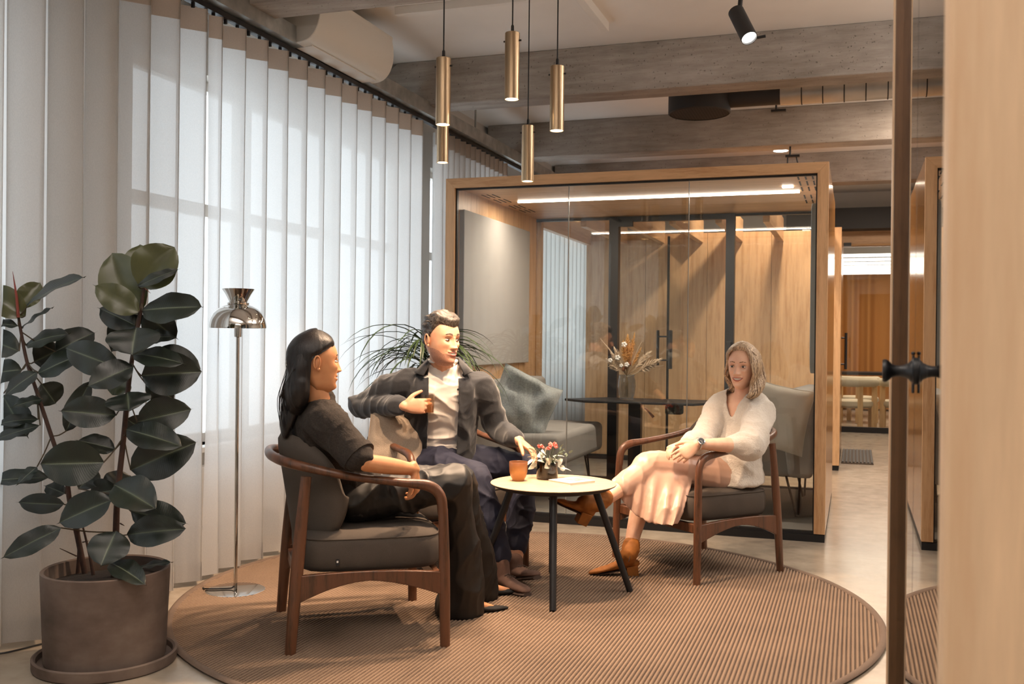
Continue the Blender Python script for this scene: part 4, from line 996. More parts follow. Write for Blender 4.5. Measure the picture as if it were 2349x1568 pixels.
mk('leaf_sheath', Geo().tube([D(42, 728, DP+.06), D(38, 680, DP+.06), D(29, 622, DP+.06)], [.006, .005, .0006], 8), plain('red_sheath', '#7c3428', .5), t, world=True, label='red pointed leaf sheath')
mk('leaf_sheath', Geo().tube([D(328, 680, DP), D(332, 660, DP), D(345, 672, DP)], [.004, .004, .001], 8), plain('pink_sheath', '#a5695b', .5), t, world=True)
for a, b in (((176, 1275), (137, 1257)), ((190, 1243), (203, 1240)), ((276, 1200), (285, 1205))):
    mk('twig', Geo().tube([D(*a, DP+.05), D(*b, DP+.02)], [.003, .0012], 6), M['stem'], t, world=True)

# ------------------------------------------------------------------ narrow-leaved plant behind the man
pc = D(985, 800, 6.05); pc.z = 0
t = thing('potted_dracaena', 'arching narrow-leaved plant behind the man, beside the pod', 'plant', (pc.x, pc.y, 0))
mk('pot', Geo().lathe([(.001, 0), (.13, 0), (.16, .28), (.155, .285), (.14, .27), (.001, .26)], 40), M['dark'], t)
mk('trunk', Geo().tube([(0, 0, .25), (.01, 0, .7), (0, .01, 1.12)], [.022, .018, .014], 10), M['stem'], t)
M['strap'] = plain('strap_leaf', '#2f4220', .42, nscale=8, var=.35)
straps = []
for k in range(7):
    L = .40+.04*k; vs_, fs = [], []; n_ = 9; droop = (.35, .55, .8, 1.0, .65, .45, .9)[k]
    for i in range(n_+1):
        q = i/n_; w = .017*math.sin(PI*(.12+.88*q))**.7; a = .9-q*(1.2+droop); 
        if i == 0: x, z = 0, 0
        else: x += L/n_*math.cos(a); z += L/n_*math.sin(a)
        for s in (-1, 0, 1): vs_.append(Vector((x, s*w*.5, z+abs(s)*w*.25)))
    for i in range(n_):
        for j in range(2): a_ = i*3+j; fs.append((a_, a_+1, a_+4, a_+3))
    me = bpy.data.meshes.new('strap_leaf'); me.from_pydata([tuple(v) for v in vs_], [], fs); me.materials.append(M['strap']); me.polygons.foreach_set('use_smooth', [True]*len(fs)); straps.append(me)
r6 = random.Random(8)
for k in range(110):
    o = bpy.data.objects.new('leaf', straps[k % 7]); COL.objects.link(o); o.parent = t
    hz = r6.uniform(.92, 1.2); s = r6.uniform(.8, 1.1)
    o.matrix_local = Matrix.Translation((r6.uniform(-.02, .02), r6.uniform(-.02, .02), hz)) @ Matrix.Rotation(k*2.399, 4, 'Z') @ Matrix.Rotation(r6.uniform(-.35, .75)*(.2+(1.2-hz)*3.0), 4, 'Y') @ Matrix.Scale(s, 4)
# ------------------------------------------------------------------ people: toolkit
CR, CU, CFW = Vector(_r), Vector((0, 0, 1)), Vector(_f)
def sk_mat(name, h, red=.10):
    n = N(name); c = lin(h); v = n.coord(); f = n.noise(v, 28, 3); g_ = n.noise(v, 400, 2)
    return n.done(n.pbr(n.ramp(f, [(.3, (c[0]*.92, c[1]*.84, c[2]*.80, 1)), (.7, c)]), .48, 0, n.bump(g_, .12, .001), Subsurface_Weight=.12, Subsurface_Radius=(.02, .008, .004), Subsurface_Scale=.3))
M['lip'] = plain('lips', '#a8594c', .4); M['teeth'] = plain('teeth', '#e8e0d6', .25); M['sclera'] = plain('eye_white', '#d9d2cb', .2); M['iris'] = plain('iris', '#2a1c16', .15)
_ic = {}
def interp(tab, z):
    k = id(tab)
    if k not in _ic:
        zz = np.linspace(-.126, .115, 500); y = np.interp(zz, [a for a, _ in tab], [b for _, b in tab]); q = y.copy()
        for _ in range(3):
            pad = np.pad(q, 14, mode='edge'); q = np.convolve(pad, np.ones(29)/29, 'valid')
        e = np.clip(np.minimum(zz+.126, .115-zz)/.012, 0, 1); _ic[k] = (zz, q*e+y*(1-e))
    return float(np.interp(z, *_ic[k]))
W_T = [(-.126, .004), (-.121, .022), (-.108, .038), (-.088, .050), (-.06, .061), (-.03, .069), (0, .0745), (.03, .0765), (.055, .073), (.08, .061), (.1, .042), (.112, .018), (.115, .003)]
F_T = [(-.126, .030), (-.121, .062), (-.108, .080), (-.088, .083), (-.06, .084), (-.03, .084), (0, .0835), (.03, .0865), (.055, .079), (.08, .062), (.1, .040), (.112, .015), (.115, .0)]
B_T = [(-.126, -.0), (-.121, .008), (-.108, -.010), (-.088, -.036), (-.06, -.066), (-.03, -.088), (0, -.097), (.03, -.099), (.055, -.092), (.08, -.073), (.1, -.050), (.112, -.02), (.115, -.006)]
def gs_(v, c, s): return math.exp(-((v-c)/s)**2)
def head_pt(a, z, fem=0.0, smile=1.0, feat=True):
    w, f, b = interp(W_T, z), interp(F_T, z), interp(B_T, z)
    if fem: w *= 1-fem*(.033-.017*math.tanh(z/.03))
    s_, c_ = math.sin(a), math.cos(a)
    x = w*math.copysign(abs(s_)**(.88 if c_ > 0 else 1.0), s_)
    y = (f if c_ > 0 else -b)*math.copysign(abs(c_)**(.92 if c_ > 0 else 1.0), c_)
    if z < -.10 and c_ < 0: y = b*abs(c_)
    if feat and c_ > 0:
        k = min(1, c_*1.6); ax = abs(x); d = 0
        d += .005*gs_(z, .022, .010)*gs_(ax, .030, .022)*(1-.6*fem)
        d -= .0125*gs_(z, .002, .012)*gs_(ax, .031, .0165)
        nh = 0
        if -.050 < z < .016:
            q = (.016-z)/.05; nh = .006+.020*min(1, q)**1.25
            if z < -.036: nh *= max(0, 1-((-.036-z)/.010)**1.5)
            d += nh*math.exp(-(x/(.0075+.007*min(1, q)**2))**2)*(1-.12*fem)
        d += .0055*gs_(z, -.036, .007)*gs_(ax, .0125, .006)
        d += (.006+.003*smile)*gs_(z, -.020, .018)*gs_(ax, .043, .017)
        zm = -.064+smile*6*x*x
        lipw = math.exp(-(x/.029)**4)
        d += .0050*gs_(z, zm+.006, .0045)*lipw+.0060*gs_(z, zm-.0075, .005)*lipw
        d -= .0060*gs_(z, zm-.0005, .0022)*math.exp(-(x/.025)**6)
        d -= .003*smile*gs_(ax, .034+(.0-z-.06)*.15, .004)*gs_(z, -.056, .016)
        d += .006*gs_(z, -.104, .014)*gs_(x, 0, .020)
        d -= .003*gs_(z, -.086, .006)*gs_(x, 0, .02)
        y += d*k
    return x, y, z
def head_geo(m, fem=0.0, smile=1.0, stubble=False, brow_t=.0042, lashes=True):
    # material slots: 0 skin 1 lips 2 teeth 3 sclera 4 iris 5 brow 6 stubble
    g = Geo(); NZ, NA = 118, 128; zs = [-.126+.241*(1-math.cos(PI*k/NZ))/2*0+.241*k/NZ for k in range(NZ+1)]
    vs_, fs, mi = [], [], []; loc = []
    for z in zs:
        for i in range(NA):
            t = i/NA*2-1; a = PI*(t*.45+.55*t**3)      # denser towards the face
            p = head_pt(a, z, fem, smile); loc.append(p); vs_.append(Vector(p))
    for r_ in range(NZ):
        for i in range(NA):
            j = (i+1) % NA; f = (r_*NA+i, r_*NA+j, (r_+1)*NA+j, (r_+1)*NA+i); fs.append(f)
            x = (loc[f[0]][0]+loc[f[1]][0])/2; y = loc[f[0]][1]; z = (zs[r_]+zs[r_+1])/2; ax = abs(x); s = 0
            if y > .03:
                zm = -.064+smile*6*x*x
                if ax < .029 and zm-.0135*(1-(ax/.031)**2) < z < zm+.0105*(1-(ax/.031)**2): s = 1
                if smile > .9 and ax < .0225 and zm-.0050*(1-(ax/.024)**2) < z < zm+.0048*(1-(ax/.028)**2): s = 2
                bz = .0245+.004*(1-((ax-.030)/.018)**2)
                if .012 < ax < .047 and abs(z-bz) < brow_t*(1-.5*(ax-.012)/.035): s = 5
            if stubble and s == 0 and z < -.046-.02*min(1, ax/.04)+.035*max(0, (ax-.045)/.03) and y > -.01: s = 6
            mi.append(s)
    k0 = 0
    fs.append(tuple(range(NA-1, -1, -1))); mi.append(0); fs.append(tuple(NZ*NA+i for i in range(NA))); mi.append(0)
    o = len(g.v); g.v = [m @ v for v in vs_]; g.f = fs; g.mi = mi
    for s in ((-1, 1) if lashes else ()):
        ex, ey, ez = s*.0310, .0700, .0015
        h_ = .0050 if smile > .5 else .006
        g.ell(Vector((ex, ey, ez)), .0128, .0118, h_, 10, 3, m); g.ell(Vector((ex, ey+.0092, ez)), .0052, .0036, h_*.92, 8, 4, m)
        g.tube([Vector((ex+q*.0125, ey+.0098-.0085*q*q, ez+h_*(1-q*q*.8)+.0004)) for q in (-.85, -.45, 0, .45, .85)], .0010, 5, 4, mat=m)
    for s in (-1, 1):
        # ear
        c = Vector((s*.0765, -.012, -.006)); pts = []
        for k in range(10):
            a = math.radians(-70+k*34); pts.append(c+Vector((s*(.006+.003*math.sin(a)), -.004+.0125*math.cos(a)*-1, .026*math.sin(a)+.002)))
        g.tube(pts, [.0035]*10, 7, 0, mat=m); g.ell(c+Vector((-s*.001, -.002, -.002)), .006, .011, .023, 8, 0, m); g.ell(c+Vector((s*.003, .004, -.024)), .005, .006, .008, 6, 0, m)
    return g
def hair_cap(m, line, vol, zlow=-.10, fem=0.0, nz=.003, freq=30, NZ=80, NA=110):
    # line(x,y,z) > 0 where hair grows; vol(x,y,z) thickness there
    g = Geo(); vs_, fs, keep = [], [], []
    for k in range(NZ+1):
        z = zlow+(.115-zlow)*k/NZ
        for i in range(NA):
            a = 2*PI*i/NA; x, y, zz = head_pt(a, z, fem, 0, False); s = line(x, y, z)
            nn = Vector((x/.0745**2, y/.09**2, z/.115**2)).normalized()
            t_ = min(1, max(0, s/.016)); t_ = t_**.6; th = vol(x, y, z)*t_+(.0012 if s > 0 else -.004)
            th += nz*t_*noise.noise(Vector((x*freq, y*freq*.5, z*freq)))*(1+.4*t_)
            vs_.append(Vector((x, y, z))+nn*th); keep.append(s > -.006)
    for r_ in range(NZ):
        for i in range(NA):
            j = (i+1) % NA; f = (r_*NA+i, r_*NA+j, (r_+1)*NA+j, (r_+1)*NA+i)
            if all(keep[q] for q in f): fs.append(f)
    fs.append(tuple(NZ*NA+i for i in range(NA)))
    return g.add(vs_, fs, 0, m)
def hair_mat(name, c1, c2, rough=.35, scale=(160, 160, 12)):
    n = N(name); f = n.noise(n.coord(scale), 1.6, 3, .6)
    return n.done(n.pbr(n.ramp(f, [(.38, lin(c1)), (.62, lin(c2))]), rough, 0, n.bump(f, .5, .003)))
def hand(g, wrist, d, pn, side, curls=(.5, .5, .5, .5), s=1.0, thumb=(.9, .35), tcurl=.3, spread=.0):
    # d: wrist to knuckles; pn: out of the palm; side: towards the thumb
    d = Vector(d).normalized(); pn = Vector(pn); pn = (pn-d*pn.dot(d)).normalized(); sd = d.cross(pn)
    if sd.dot(Vector(side)) < 0: sd = -sd
    W = Vector(wrist)
    sm_tube(g, [W-d*.02*s, W+d*.012*s, W+d*.045*s, W+d*.085*s, W+d*.096*s], [(.026*s, .019*s), (.030*s, .019*s), (.038*s, .016*s), (.040*s, .0135*s), (.036*s, .010*s)], 14, 4, up=pn, round_ends=True)
    for k, (L, r) in enumerate(((.070, .0088), (.078, .0090), (.072, .0086), (.056, .0076))):
        off = (1.5-k)*.0205*s; b = W+d*(.086-.004*abs(k-1.2))*s+sd*off
        dd = (d+sd*spread*(1.5-k)).normalized(); p = b-dd*.012*s; pts = [p, b]; c = curls[k]; a = 0
        for q in (.46, .30, .24):
            a += c*(1.0 if q > .4 else .95 if q > .25 else .6); v = dd*math.cos(a)+pn*math.sin(a); pts.append(pts[-1]+v*L*q*s)
        sm_tube(g, pts, [r*s*1.05, r*s*1.05, r*s, r*s*.92, r*s*.78], 10, 3, round_ends=True)
    b = W+d*.022*s+sd*.026*s; v = (d*thumb[1]+sd*thumb[0]+pn*.25).normalized(); p1 = b+v*.035*s; v2 = (v+d*.6+pn*tcurl).normalized(); p2 = p1+v2*.030*s; p3 = p2+(v2+d*.2+pn*tcurl).normalized()*.024*s
    sm_tube(g, [b-v*.02*s, b, p1, p2, p3], [.012*s, .0135*s, .0115*s, .0100*s, .0080*s], 10, 3, round_ends=True)
def limb(g, pts, rad, n=16, **kw):
    sm_tube(g, [Vector(p) for p in pts], rad, n, 5, round_ends=True, **kw)
def shoe(g, ankle, heel, toe, w=.040, h=.058, up=(0, 0, 1), pointed=0, mi=0):
    heel, toe, ankle = Vector(heel), Vector(toe), Vector(ankle); d = (toe-heel); L = d.length; d.normalize(); up = Vector(up)
    up = (up-d*up.dot(d)).normalized(); pts, rr_ = [], []
    for q, ww, hh in ((.0, .62, .70), (.08, .80, .85), (.22, .84, 1.0), (.42, .86, .84), (.62, 1.0, .60), (.80, (.92, .7, .96)[pointed], (.46, .46, .52)[pointed]), (.94, (.62, .36, .84)[pointed], (.36, .36, .44)[pointed]), (1.0, (.34, .10, .62)[pointed], (.24, .24, .34)[pointed])):
        pts.append(heel+d*L*q+up*(h*hh*.5)); rr_.append((w*ww, h*hh*.5))
    sm_tube(g, pts, rr_, 16, 3, up=up, round_ends=True)
    return d, up
def torso_secs(g, cs, rads, rt, n=28, m=5):   # cs centres from hips to neck; rads (half width, half depth); rt unit vector to the person's right
    q = cr([tuple(c)+tuple(r) for c, r in zip(cs, rads)], m); pts = [Vector(p[:3]) for p in q]; secs = []
    for k, p in enumerate(pts):
        t_ = (pts[min(k+1, len(pts)-1)]-pts[max(k-1, 0)]).normalized(); r_ = (rt-t_*rt.dot(t_)).normalized(); f_ = t_.cross(r_)
        secs.append([p+r_*(q[k][3]*math.copysign(abs(math.cos(a))**.85, math.cos(a)))+f_*(q[k][4]*math.copysign(abs(math.sin(a))**.85, math.sin(a))) for a in (2*PI*i/n for i in range(n))])
    g.loft(secs)
def hmat(c, fwd, up=(0, 0, 1)):
    fwd = Vector(fwd).normalized(); up = Vector(up); up = (up-fwd*up.dot(fwd)).normalized(); x = fwd.cross(up)
    return Matrix(((x[0], fwd[0], up[0], c[0]), (x[1], fwd[1], up[1], c[1]), (x[2], fwd[2], up[2], c[2]), (0, 0, 0, 1)))
def join(a, b, mi=None):
    o = len(a.v); a.v += b.v; a.f += [tuple(i+o for i in f) for f in b.f]; a.mi += (b.mi if mi is None else [mi]*len(b.f)); return a
def person(label, loc): return thing('person', label, 'person', (loc[0], loc[1], 0))

# ================================================================== dark-haired woman in the near chair
f1 = Vector((.819, .574, 0)); r1 = Vector((.574, -.819, 0))
P = person('seated woman with long dark clipped hair, seen from behind, in black trousers', (-2.04, 3.71))
skA = sk_mat('skin_warm', '#cf9468')
pel = D(812, 1138, 4.17); che = D(752, 1035, 4.12); shc = D(728, 955, 4.08); nek = D(733, 905, 4.02)
shR, shL = D(748, 968, 3.93), D(706, 955, 4.24)
elR, wrR = D(835, 1060, 3.84), D(950, 1076, 4.01)
elL, wrL = D(800, 1085, 4.36), D(905, 1122, 4.28)
hipR, hipL = pel+r1*.085, pel-r1*.085
knR, knL = D(1044, 1108, 4.20), D(1050, 1104, 4.42)
anR = G(1062, 1412)+Vector((0, 0, .085)); anL = G(1100, 1374)+Vector((0, 0, .085)); toR, toL = G(1166, 1402), G(1202, 1362)
hA = D(724, 829, 3.99); fA = (CR*.90+CFW*.43+Vector((0, 0, -.02))).normalized(); mA = hmat(hA, fA, Vector((0, 0, 1))+CR*-.06)
g = Geo()
limb(g, [nek-Vector((0, 0, .05)), (nek+hA)/2-fA*.02, hA-fA*.018-Vector((0, 0, .03))], [.052, .047, .048])
torso_secs(g, [pel, (pel+che)/2, che, shc-Vector((0, 0, .02)), nek-Vector((0, 0, .02))], [(.13, .085), (.11, .075), (.13, .085), (.13, .07), (.045, .045)], r1)
for s_, e_, w_ in ((shR, elR, wrR), (shL, elL, wrL)): limb(g, [s_, (s_+e_)/2, e_], [.046, .040, .034]); limb(g, [e_, (e_+w_)/2, w_], [.035, .034, .0235])
for h_, k_, a_ in ((hipR, knR, anR), (hipL, knL, anL)): limb(g, [h_, (h_+k_)/2, k_], [.07, .062, .05]); limb(g, [k_, k_.lerp(a_, .35), a_], [.05, .048, .034])
for a_, t_ in ((anR, toR), (anL, toL)):
    dd = (t_-Vector((a_.x, a_.y, 0))); dd.z = 0; dd.normalize(); limb(g, [a_, a_-Vector((0, 0, .03))+dd*.03, Vector((t_.x, t_.y, .020))-dd*.07], [.034, .028, .014])
hand(g, wrR, Vector((0, 0, -1))*.9+CR*.15+CFW*.25, -CR+CFW*.1, CFW*-1, (.55, .6, .65, .7), .92, (.6, .8))
hand(g, wrL, CR*.8+Vector((0, 0, -.4)), Vector((0, 0, -1)), -CFW, (.35, .4, .45, .5), .92)
bodyA = fuse(g, .0042, 3); join(bodyA, head_geo(mA, 1.0, .8))
M['browA'] = plain('dark_brow', '#1d1310', .8)
body = mk('body', bodyA, [skA, M['lip'], M['teeth'], M['sclera'], M['iris'], M['browA'], skA], P, world=True, auto=1.6)
# hair
M['hair_dark'] = hair_mat('dark_hair', '#0b0707', '#1d1412', .42)
def lineA(x, y, z):
    f = .060+.020*max(0, 1-abs(x)/.05) if y > .045 else .060-(.045-y)*.66
    if y < -.034: f = -.10
    return (z-f)
capA = hair_cap(mA, lineA, lambda x, y, z: .010+.008*(1 if y < 0 else .3), -.09, 1.0, .0015)
hb = Geo(); join(hb, capA)
mk('hairline', hb, M['hair_dark'], P, world=True, auto=2)
def HL(x, y, z): return mA @ Vector((x, y, z))
g = Geo().ell((0, 0, 0), .0865, .1085, .1235, 24, 0, mA @ Matrix.Translation((0, -.010, .0)))
back = [HL(0, -.045, .055), HL(0, -.066, .0), HL(0, -.070, -.05), HL(0, -.070, -.11), D(676, 925, 4.03), D(661, 962, 4.02), D(652, 998, 4.02)]
limb(g, back, [(.060, .035), (.070, .035), (.074, .040), (.080, .050), (.078, .045), (.062, .032), (.035, .012)], 24, up=fA)
for s in (-1, 1):
    limb(g, [HL(s*.046, -.06, .03), HL(s*.050, -.068, -.02), HL(s*.048, -.070, -.07), HL(s*.046, -.068, -.12), HL(s*.036, -.07, -.16)], [(.028, .030), (.030, .034), (.030, .040), (.030, .045), (.022, .03)], 14, up=fA)
iA = mA.inverted()
def cutA(p):
    q = iA @ p
    if q.z < -.17 or q.y < -.036: return False
    return q.z < .006+(q.y+.036)*.62+.012*max(0, 1-abs(q.x)/.05)*(1 if q.y > .06 else 0)
hg = fuse(g, .005, 6, disp=lambda p, nn: .0022*noise.noise(Vector((p.x*90, p.y*90, p.z*9))), cut=cutA)
mk('long_hair', hg, M['hair_dark'], P, world=True, auto=2)
g = Geo(); rr7 = random.Random(2)
for k in range(26):
    o = rr7.uniform(-.07, .07); b0 = HL(o, -.09-rr7.uniform(0, .012), -.03); e0 = D(648+rr7.uniform(-8, 30), 985+rr7.uniform(-20, 12), 4.02+o)
    md = b0.lerp(e0, .5)-fA*(.012+rr7.uniform(0, .018)); g.tube(cr([tuple(b0), tuple(md), tuple(e0)], 5), [.0016]*10+[.0004], 4)
mk('loose_strands', g, M['hair_dark'], P, world=True, kind='stuff')
g = Geo(); cc = HL(.01, -.112, -.006)+CR*.008
for s in (-1, 1): g.tube(cr([tuple(cc+CU*(s*.004)), tuple(cc+CR*.012+CU*(s*.022)), tuple(cc+CR*.034+CU*(s*.016)), tuple(cc+CR*.038+CU*(s*.004))], 4), .0028, 6)
g.tube(cr([tuple(cc+CR*-.014+CU*.008), tuple(cc+CR*-.016-CU*.008), tuple(cc-CU*.009), tuple(cc+CU*.009)], 3, True), .0022, 6, closed=True)
clip = thing('hair_clip', 'small metal claw clip in the dark-haired woman’s hair', 'hair clip', cc); mk('claw', g, M['steel'], clip, world=True)
# top
M['topA'] = fabric('boucle_top', '#2c2520', 130, .45, .9)
g = Geo()
torso_secs(g, [pel-Vector((0, 0, .06)), pel+Vector((0, 0, .07)), (pel+che)/2+Vector((0, 0, .04)), che, shc-Vector((0, 0, .035)), shc+Vector((0, 0, .03)), nek+Vector((0, 0, .0))], [(.155, .115), (.150, .110), (.142, .105), (.160, .115), (.165, .105), (.105, .078), (.058, .056)], r1)
limb(g, [shc, shR, shR.lerp(elR, .35), shR.lerp(elR, .82)], [.085, .082, .076, .068]); limb(g, [shc, shL, shL.lerp(elL, .4), shL.lerp(elL, .82)], [.085, .080, .074, .066])
tp_ = fuse(g, .0065, 6, disp=wrinkle(.007, 7, 18))
mk('top', tp_, M['topA'], P, world=True, auto=2)
g = Geo(); ca = shR.lerp(elR, .83); dv_ = (elR-shR).normalized(); g.tube([ca-dv_*.012, ca+dv_*.012], .0715, 22); mk('sleeve_cuff', g, M['topA'], P, world=True)
g = Geo(); limb(g, [D(800, 950, 4.0), D(794, 962, 4.0)], [.006, .004]); 
# trousers
M['satin_black'] = N('black_satin'); n = M['satin_black']; f = n.noise(n.coord(), 9, 3); M['satin_black'] = n.done(n.pbr(lin('#14110f'), n.math('ADD', n.math('MULTIPLY', f, .2), .42), 0))
g = Geo()
torso_secs(g, [pel+Vector((0, 0, .09)), pel, pel-Vector((0, 0, .06))], [(.145, .105), (.175, .13), (.15, .11)], r1)
for h_, k_, a_, e in ((hipR, knR, anR, 0), (hipL, knL, anL, 0)):
    limb(g, [h_, (h_+k_)/2+Vector((0, 0, .0)), k_], [.098, .090, .078])
    hem = Vector((a_.x, a_.y, .04))-f1*.02
    limb(g, [k_, k_.lerp(a_, .35), k_.lerp(a_, .7), hem], [.077, .074, .090, .112])
tr_ = fuse(g, .007, 6, disp=wrinkle(.011, 6, 15, (1, 1, .5)))
mk('trousers', tr_, M['satin_black'], P, world=True, auto=2)
M['suede_black'] = plain('black_suede', '#0e0c0c', .8)
for a_, t_ in ((anR, toR), (anL, toL)):
    d = Vector((t_.x-a_.x, t_.y-a_.y, 0)).normalized(); g = Geo(); heel = Vector((t_.x, t_.y, .012))-d*.235
    shoe(g, a_, heel, Vector((t_.x, t_.y, .012)), .036, .042, pointed=1); g.box(-.02, .02, -.018, .018, 0, .03, mat=Matrix.Translation(heel+d*.03-Vector((0, 0, .012))))
    mk('shoe', fuse(g, .0045, 4, cut=lambda p, c_=Vector((t_.x, t_.y, 0))-d*.125: (Vector((p.x, p.y, 0))-c_).length < .036 and p.z > .038), M['suede_black'], P, world=True, auto=2)

# ================================================================== man in the grey overshirt
P = person('smiling man in dark grey overshirt and white t-shirt holding a glass', (-2.1, 4.95))
skB = sk_mat('skin_fair', '#dba888')
fB = (-CFW*.96+CR*.12); fB.z = 0; fB.normalize(); rB = fB.cross(Vector((0, 0, 1)))
pel = D(1006, 1050, 5.38); che = D(1012, 935, 5.30); shc = D(1014, 868, 5.24); nek = D(1016, 830, 5.215)
shR, shL = D(912, 884, 5.24), D(1106, 892, 5.28)
elR, wrR = D(826, 930, 5.37), D(926, 931, 5.07)
elL, wrL = D(1143, 985, 5.38), D(1190, 1010, 5.17)
lB = (CR*.85-CFW*.5).normalized()
hipR, hipL = D(985, 1062, 5.28), D(1042, 1058, 5.45)
knR, knL = D(1098, 1098, 4.98), D(1206, 1070, 5.30)
anR = D(1150, 1296, 4.88); anL = D(1182, 1288, 5.02)
hB = D(1013, 778, 5.12); fh = (CR*.74-CFW*.66+Vector((0, 0, -.06))).normalized(); mB = hmat(hB, fh, Vector((0, 0, 1))+CR*.03) @ Matrix.Scale(1.07, 4)
g = Geo()
limb(g, [nek-Vector((0, 0, .06)), (nek+hB)/2-fh*.012, hB-fh*.02-Vector((0, 0, .03))], [.060, .060, .060])
torso_secs(g, [pel, (pel+che)/2, che, shc-Vector((0, 0, .05)), nek-Vector((0, 0, .06))], [(.14, .09), (.13, .085), (.155, .085), (.14, .065), (.045, .045)], rB)
for s_, e_, w_ in ((shR, elR, wrR), (shL, elL, wrL)): limb(g, [s_, (s_+e_)/2, e_], [.050, .044, .038]); limb(g, [e_, (e_+w_)/2, w_], [.038, .036, .028])
for h_, k_, a_ in ((hipR, knR, anR), (hipL, knL, anL)): limb(g, [h_, (h_+k_)/2, k_], [.075, .066, .052]); limb(g, [k_, k_.lerp(a_, .35), a_], [.052, .052, .036])
gc = D(980, 926, 5.11)                     # glass axis
hand(g, wrR, CR*.98+CFW*-.06+Vector((0, 0, .0)), CFW, Vector((0, 0, 1)), (.50, .56, .62, .68), 1.02, (.8, .7), .5)
hand(g, wrL, CR*.62-CFW*.3+Vector((0, 0, -.42)), Vector((0, 0, -1))-CR*.4, CR*-1-CFW, (.38, .40, .42, .5), 1.03, (.8, .6), .3, .12)
bodyB = fuse(g, .0042, 3); join(bodyB, head_geo(mB, 0, 1.0, True, .0056))
M['browB'] = plain('brown_brow', '#4a352a', .8); M['stubble'] = plain('stubble', '#ab7c66', .6, nscale=300, var=.25)
mk('body', bodyB, [skB, M['lip'], M['teeth'], M['sclera'], M['iris'], M['browB'], M['stubble']], P, world=True, auto=1.6)
M['hair_grey'] = hair_mat('greying_hair', '#1a1411', '#5b534c', .5, (120, 120, 60))
def lineB(x, y, z):
    if y > .040: f = .060+.012*min(1, abs(x)/.05)
    elif y > .005: f = .072-(.040-y)*1.3
    elif y > -.02: f = .012
    else: f = .012-(-.02-y)*1.6
    return z-max(f, -.075)
capB = hair_cap(mB, lineB, lambda x, y, z: .006+.022*max(0, min(1, (z-.04)/.05)), -.09, 0, .008, 60)
mk('hair', capB, M['hair_grey'], P, world=True, auto=2)
g = Geo(); rr8 = random.Random(4)
for k in range(150):
    a = rr8.uniform(-1.5, 1.5); z = rr8.uniform(.070, .112); x, y, _z = head_pt(a*1.1, z, 0, 0, False); p = Vector((x, y*.9, z)); nn = Vector((x/.0745**2, y/.09**2, z/.115**2)).normalized()
    q0 = p+nn*.010; q1 = q0+nn*.010+Vector((rr8.uniform(-.012, .012), -.012, .003)); q2 = q1+Vector((rr8.uniform(-.01, .01), -.012, -.002))
    g.tube([mB @ q0, mB @ q1, mB @ q2], [.0028, .0024, .0006], 5)
mk('hair_tufts', g, M['hair_grey'], P, world=True, kind='stuff')
# white t-shirt
M['tee'] = fabric('white_jersey', '#e3ddd6', 500, .04, .2)
g = Geo()
torso_secs(g, [pel-Vector((0, 0, .0)), pel+Vector((0, 0, .08)), (pel+che)/2+Vector((0, 0, .03)), che, shc-Vector((0, 0, .05)), shc+Vector((0, 0, .025)), nek+Vector((0, 0, .002))], [(.165, .118), (.162, .115), (.155, .110), (.172, .118), (.168, .110), (.128, .105), (.078, .080)], rB)
mk('t_shirt', fuse(g, .006, 5, disp=wrinkle(.008, 6, 14, (.5, .5, 1.3))), M['tee'], P, world=True, auto=2)
g = Geo().tube(cr([tuple(nek+Vector((0, 0, .006))+rB*(.073*math.cos(a))+fB*(.073*math.sin(a))+Vector((0, 0, -.006*math.sin(a)))) for a in (k*PI/6 for k in range(12))], 3, True), [(.007, .009)]*36, 8, closed=True)
mk('neck_band', g, M['tee'], P, world=True)
# overshirt
M['overshirt'] = fabric('charcoal_wool', '#24262b', 260, .18, .5, .9, 12, .3)
g = Geo()
torso_secs(g, [pel-Vector((0, 0, .075)), pel+Vector((0, 0, .03)), (pel+che)/2+Vector((0, 0, .01)), che, shc-Vector((0, 0, .045)), shc+Vector((0, 0, .018)), nek+Vector((0, 0, -.005))], [(.200, .145), (.195, .140), (.186, .132), (.200, .138), (.195, .122), (.130, .094), (.082, .074)], rB)
limb(g, [shc+rB*.06-Vector((0, 0, .03)), shR, shR.lerp(elR, .5), elR], [.082, .076, .067, .061]); limb(g, [elR, elR.lerp(wrR, .5), elR.lerp(wrR, .90)], [.061, .054, .044])
limb(g, [shc-rB*.06-Vector((0, 0, .03)), shL, shL.lerp(elL, .5), elL], [.082, .076, .066, .060]); limb(g, [elL, elL.lerp(wrL, .5), elL.lerp(wrL, .88)], [.060, .053, .045])
g.ell(elR, .066, .066, .064, 12)
imB = hmat(Vector((pel.x, pel.y, 0)), fB).inverted()
def openB(p):
    q = imB @ p; ax = (che-pel); t_ = (p.z-pel.z)/(nek.z-pel.z); cx_ = -.002+.0*t_
    if q.y < .02: return False
    if p.z > nek.z+.01: return True
    half = .074 if t_ > 0 else .074-t_*.25
    return abs(q.x-cx_+.008) < half and p.z > pel.z-.2
jk = fuse(g, .0065, 5, disp=wrinkle(.010, 6, 15), cut=openB)
o = mk('overshirt', jk, M['overshirt'], P, world=True, auto=2); sd = o.modifiers.new('solid', 'SOLIDIFY'); sd.thickness = .005; sd.offset = 1
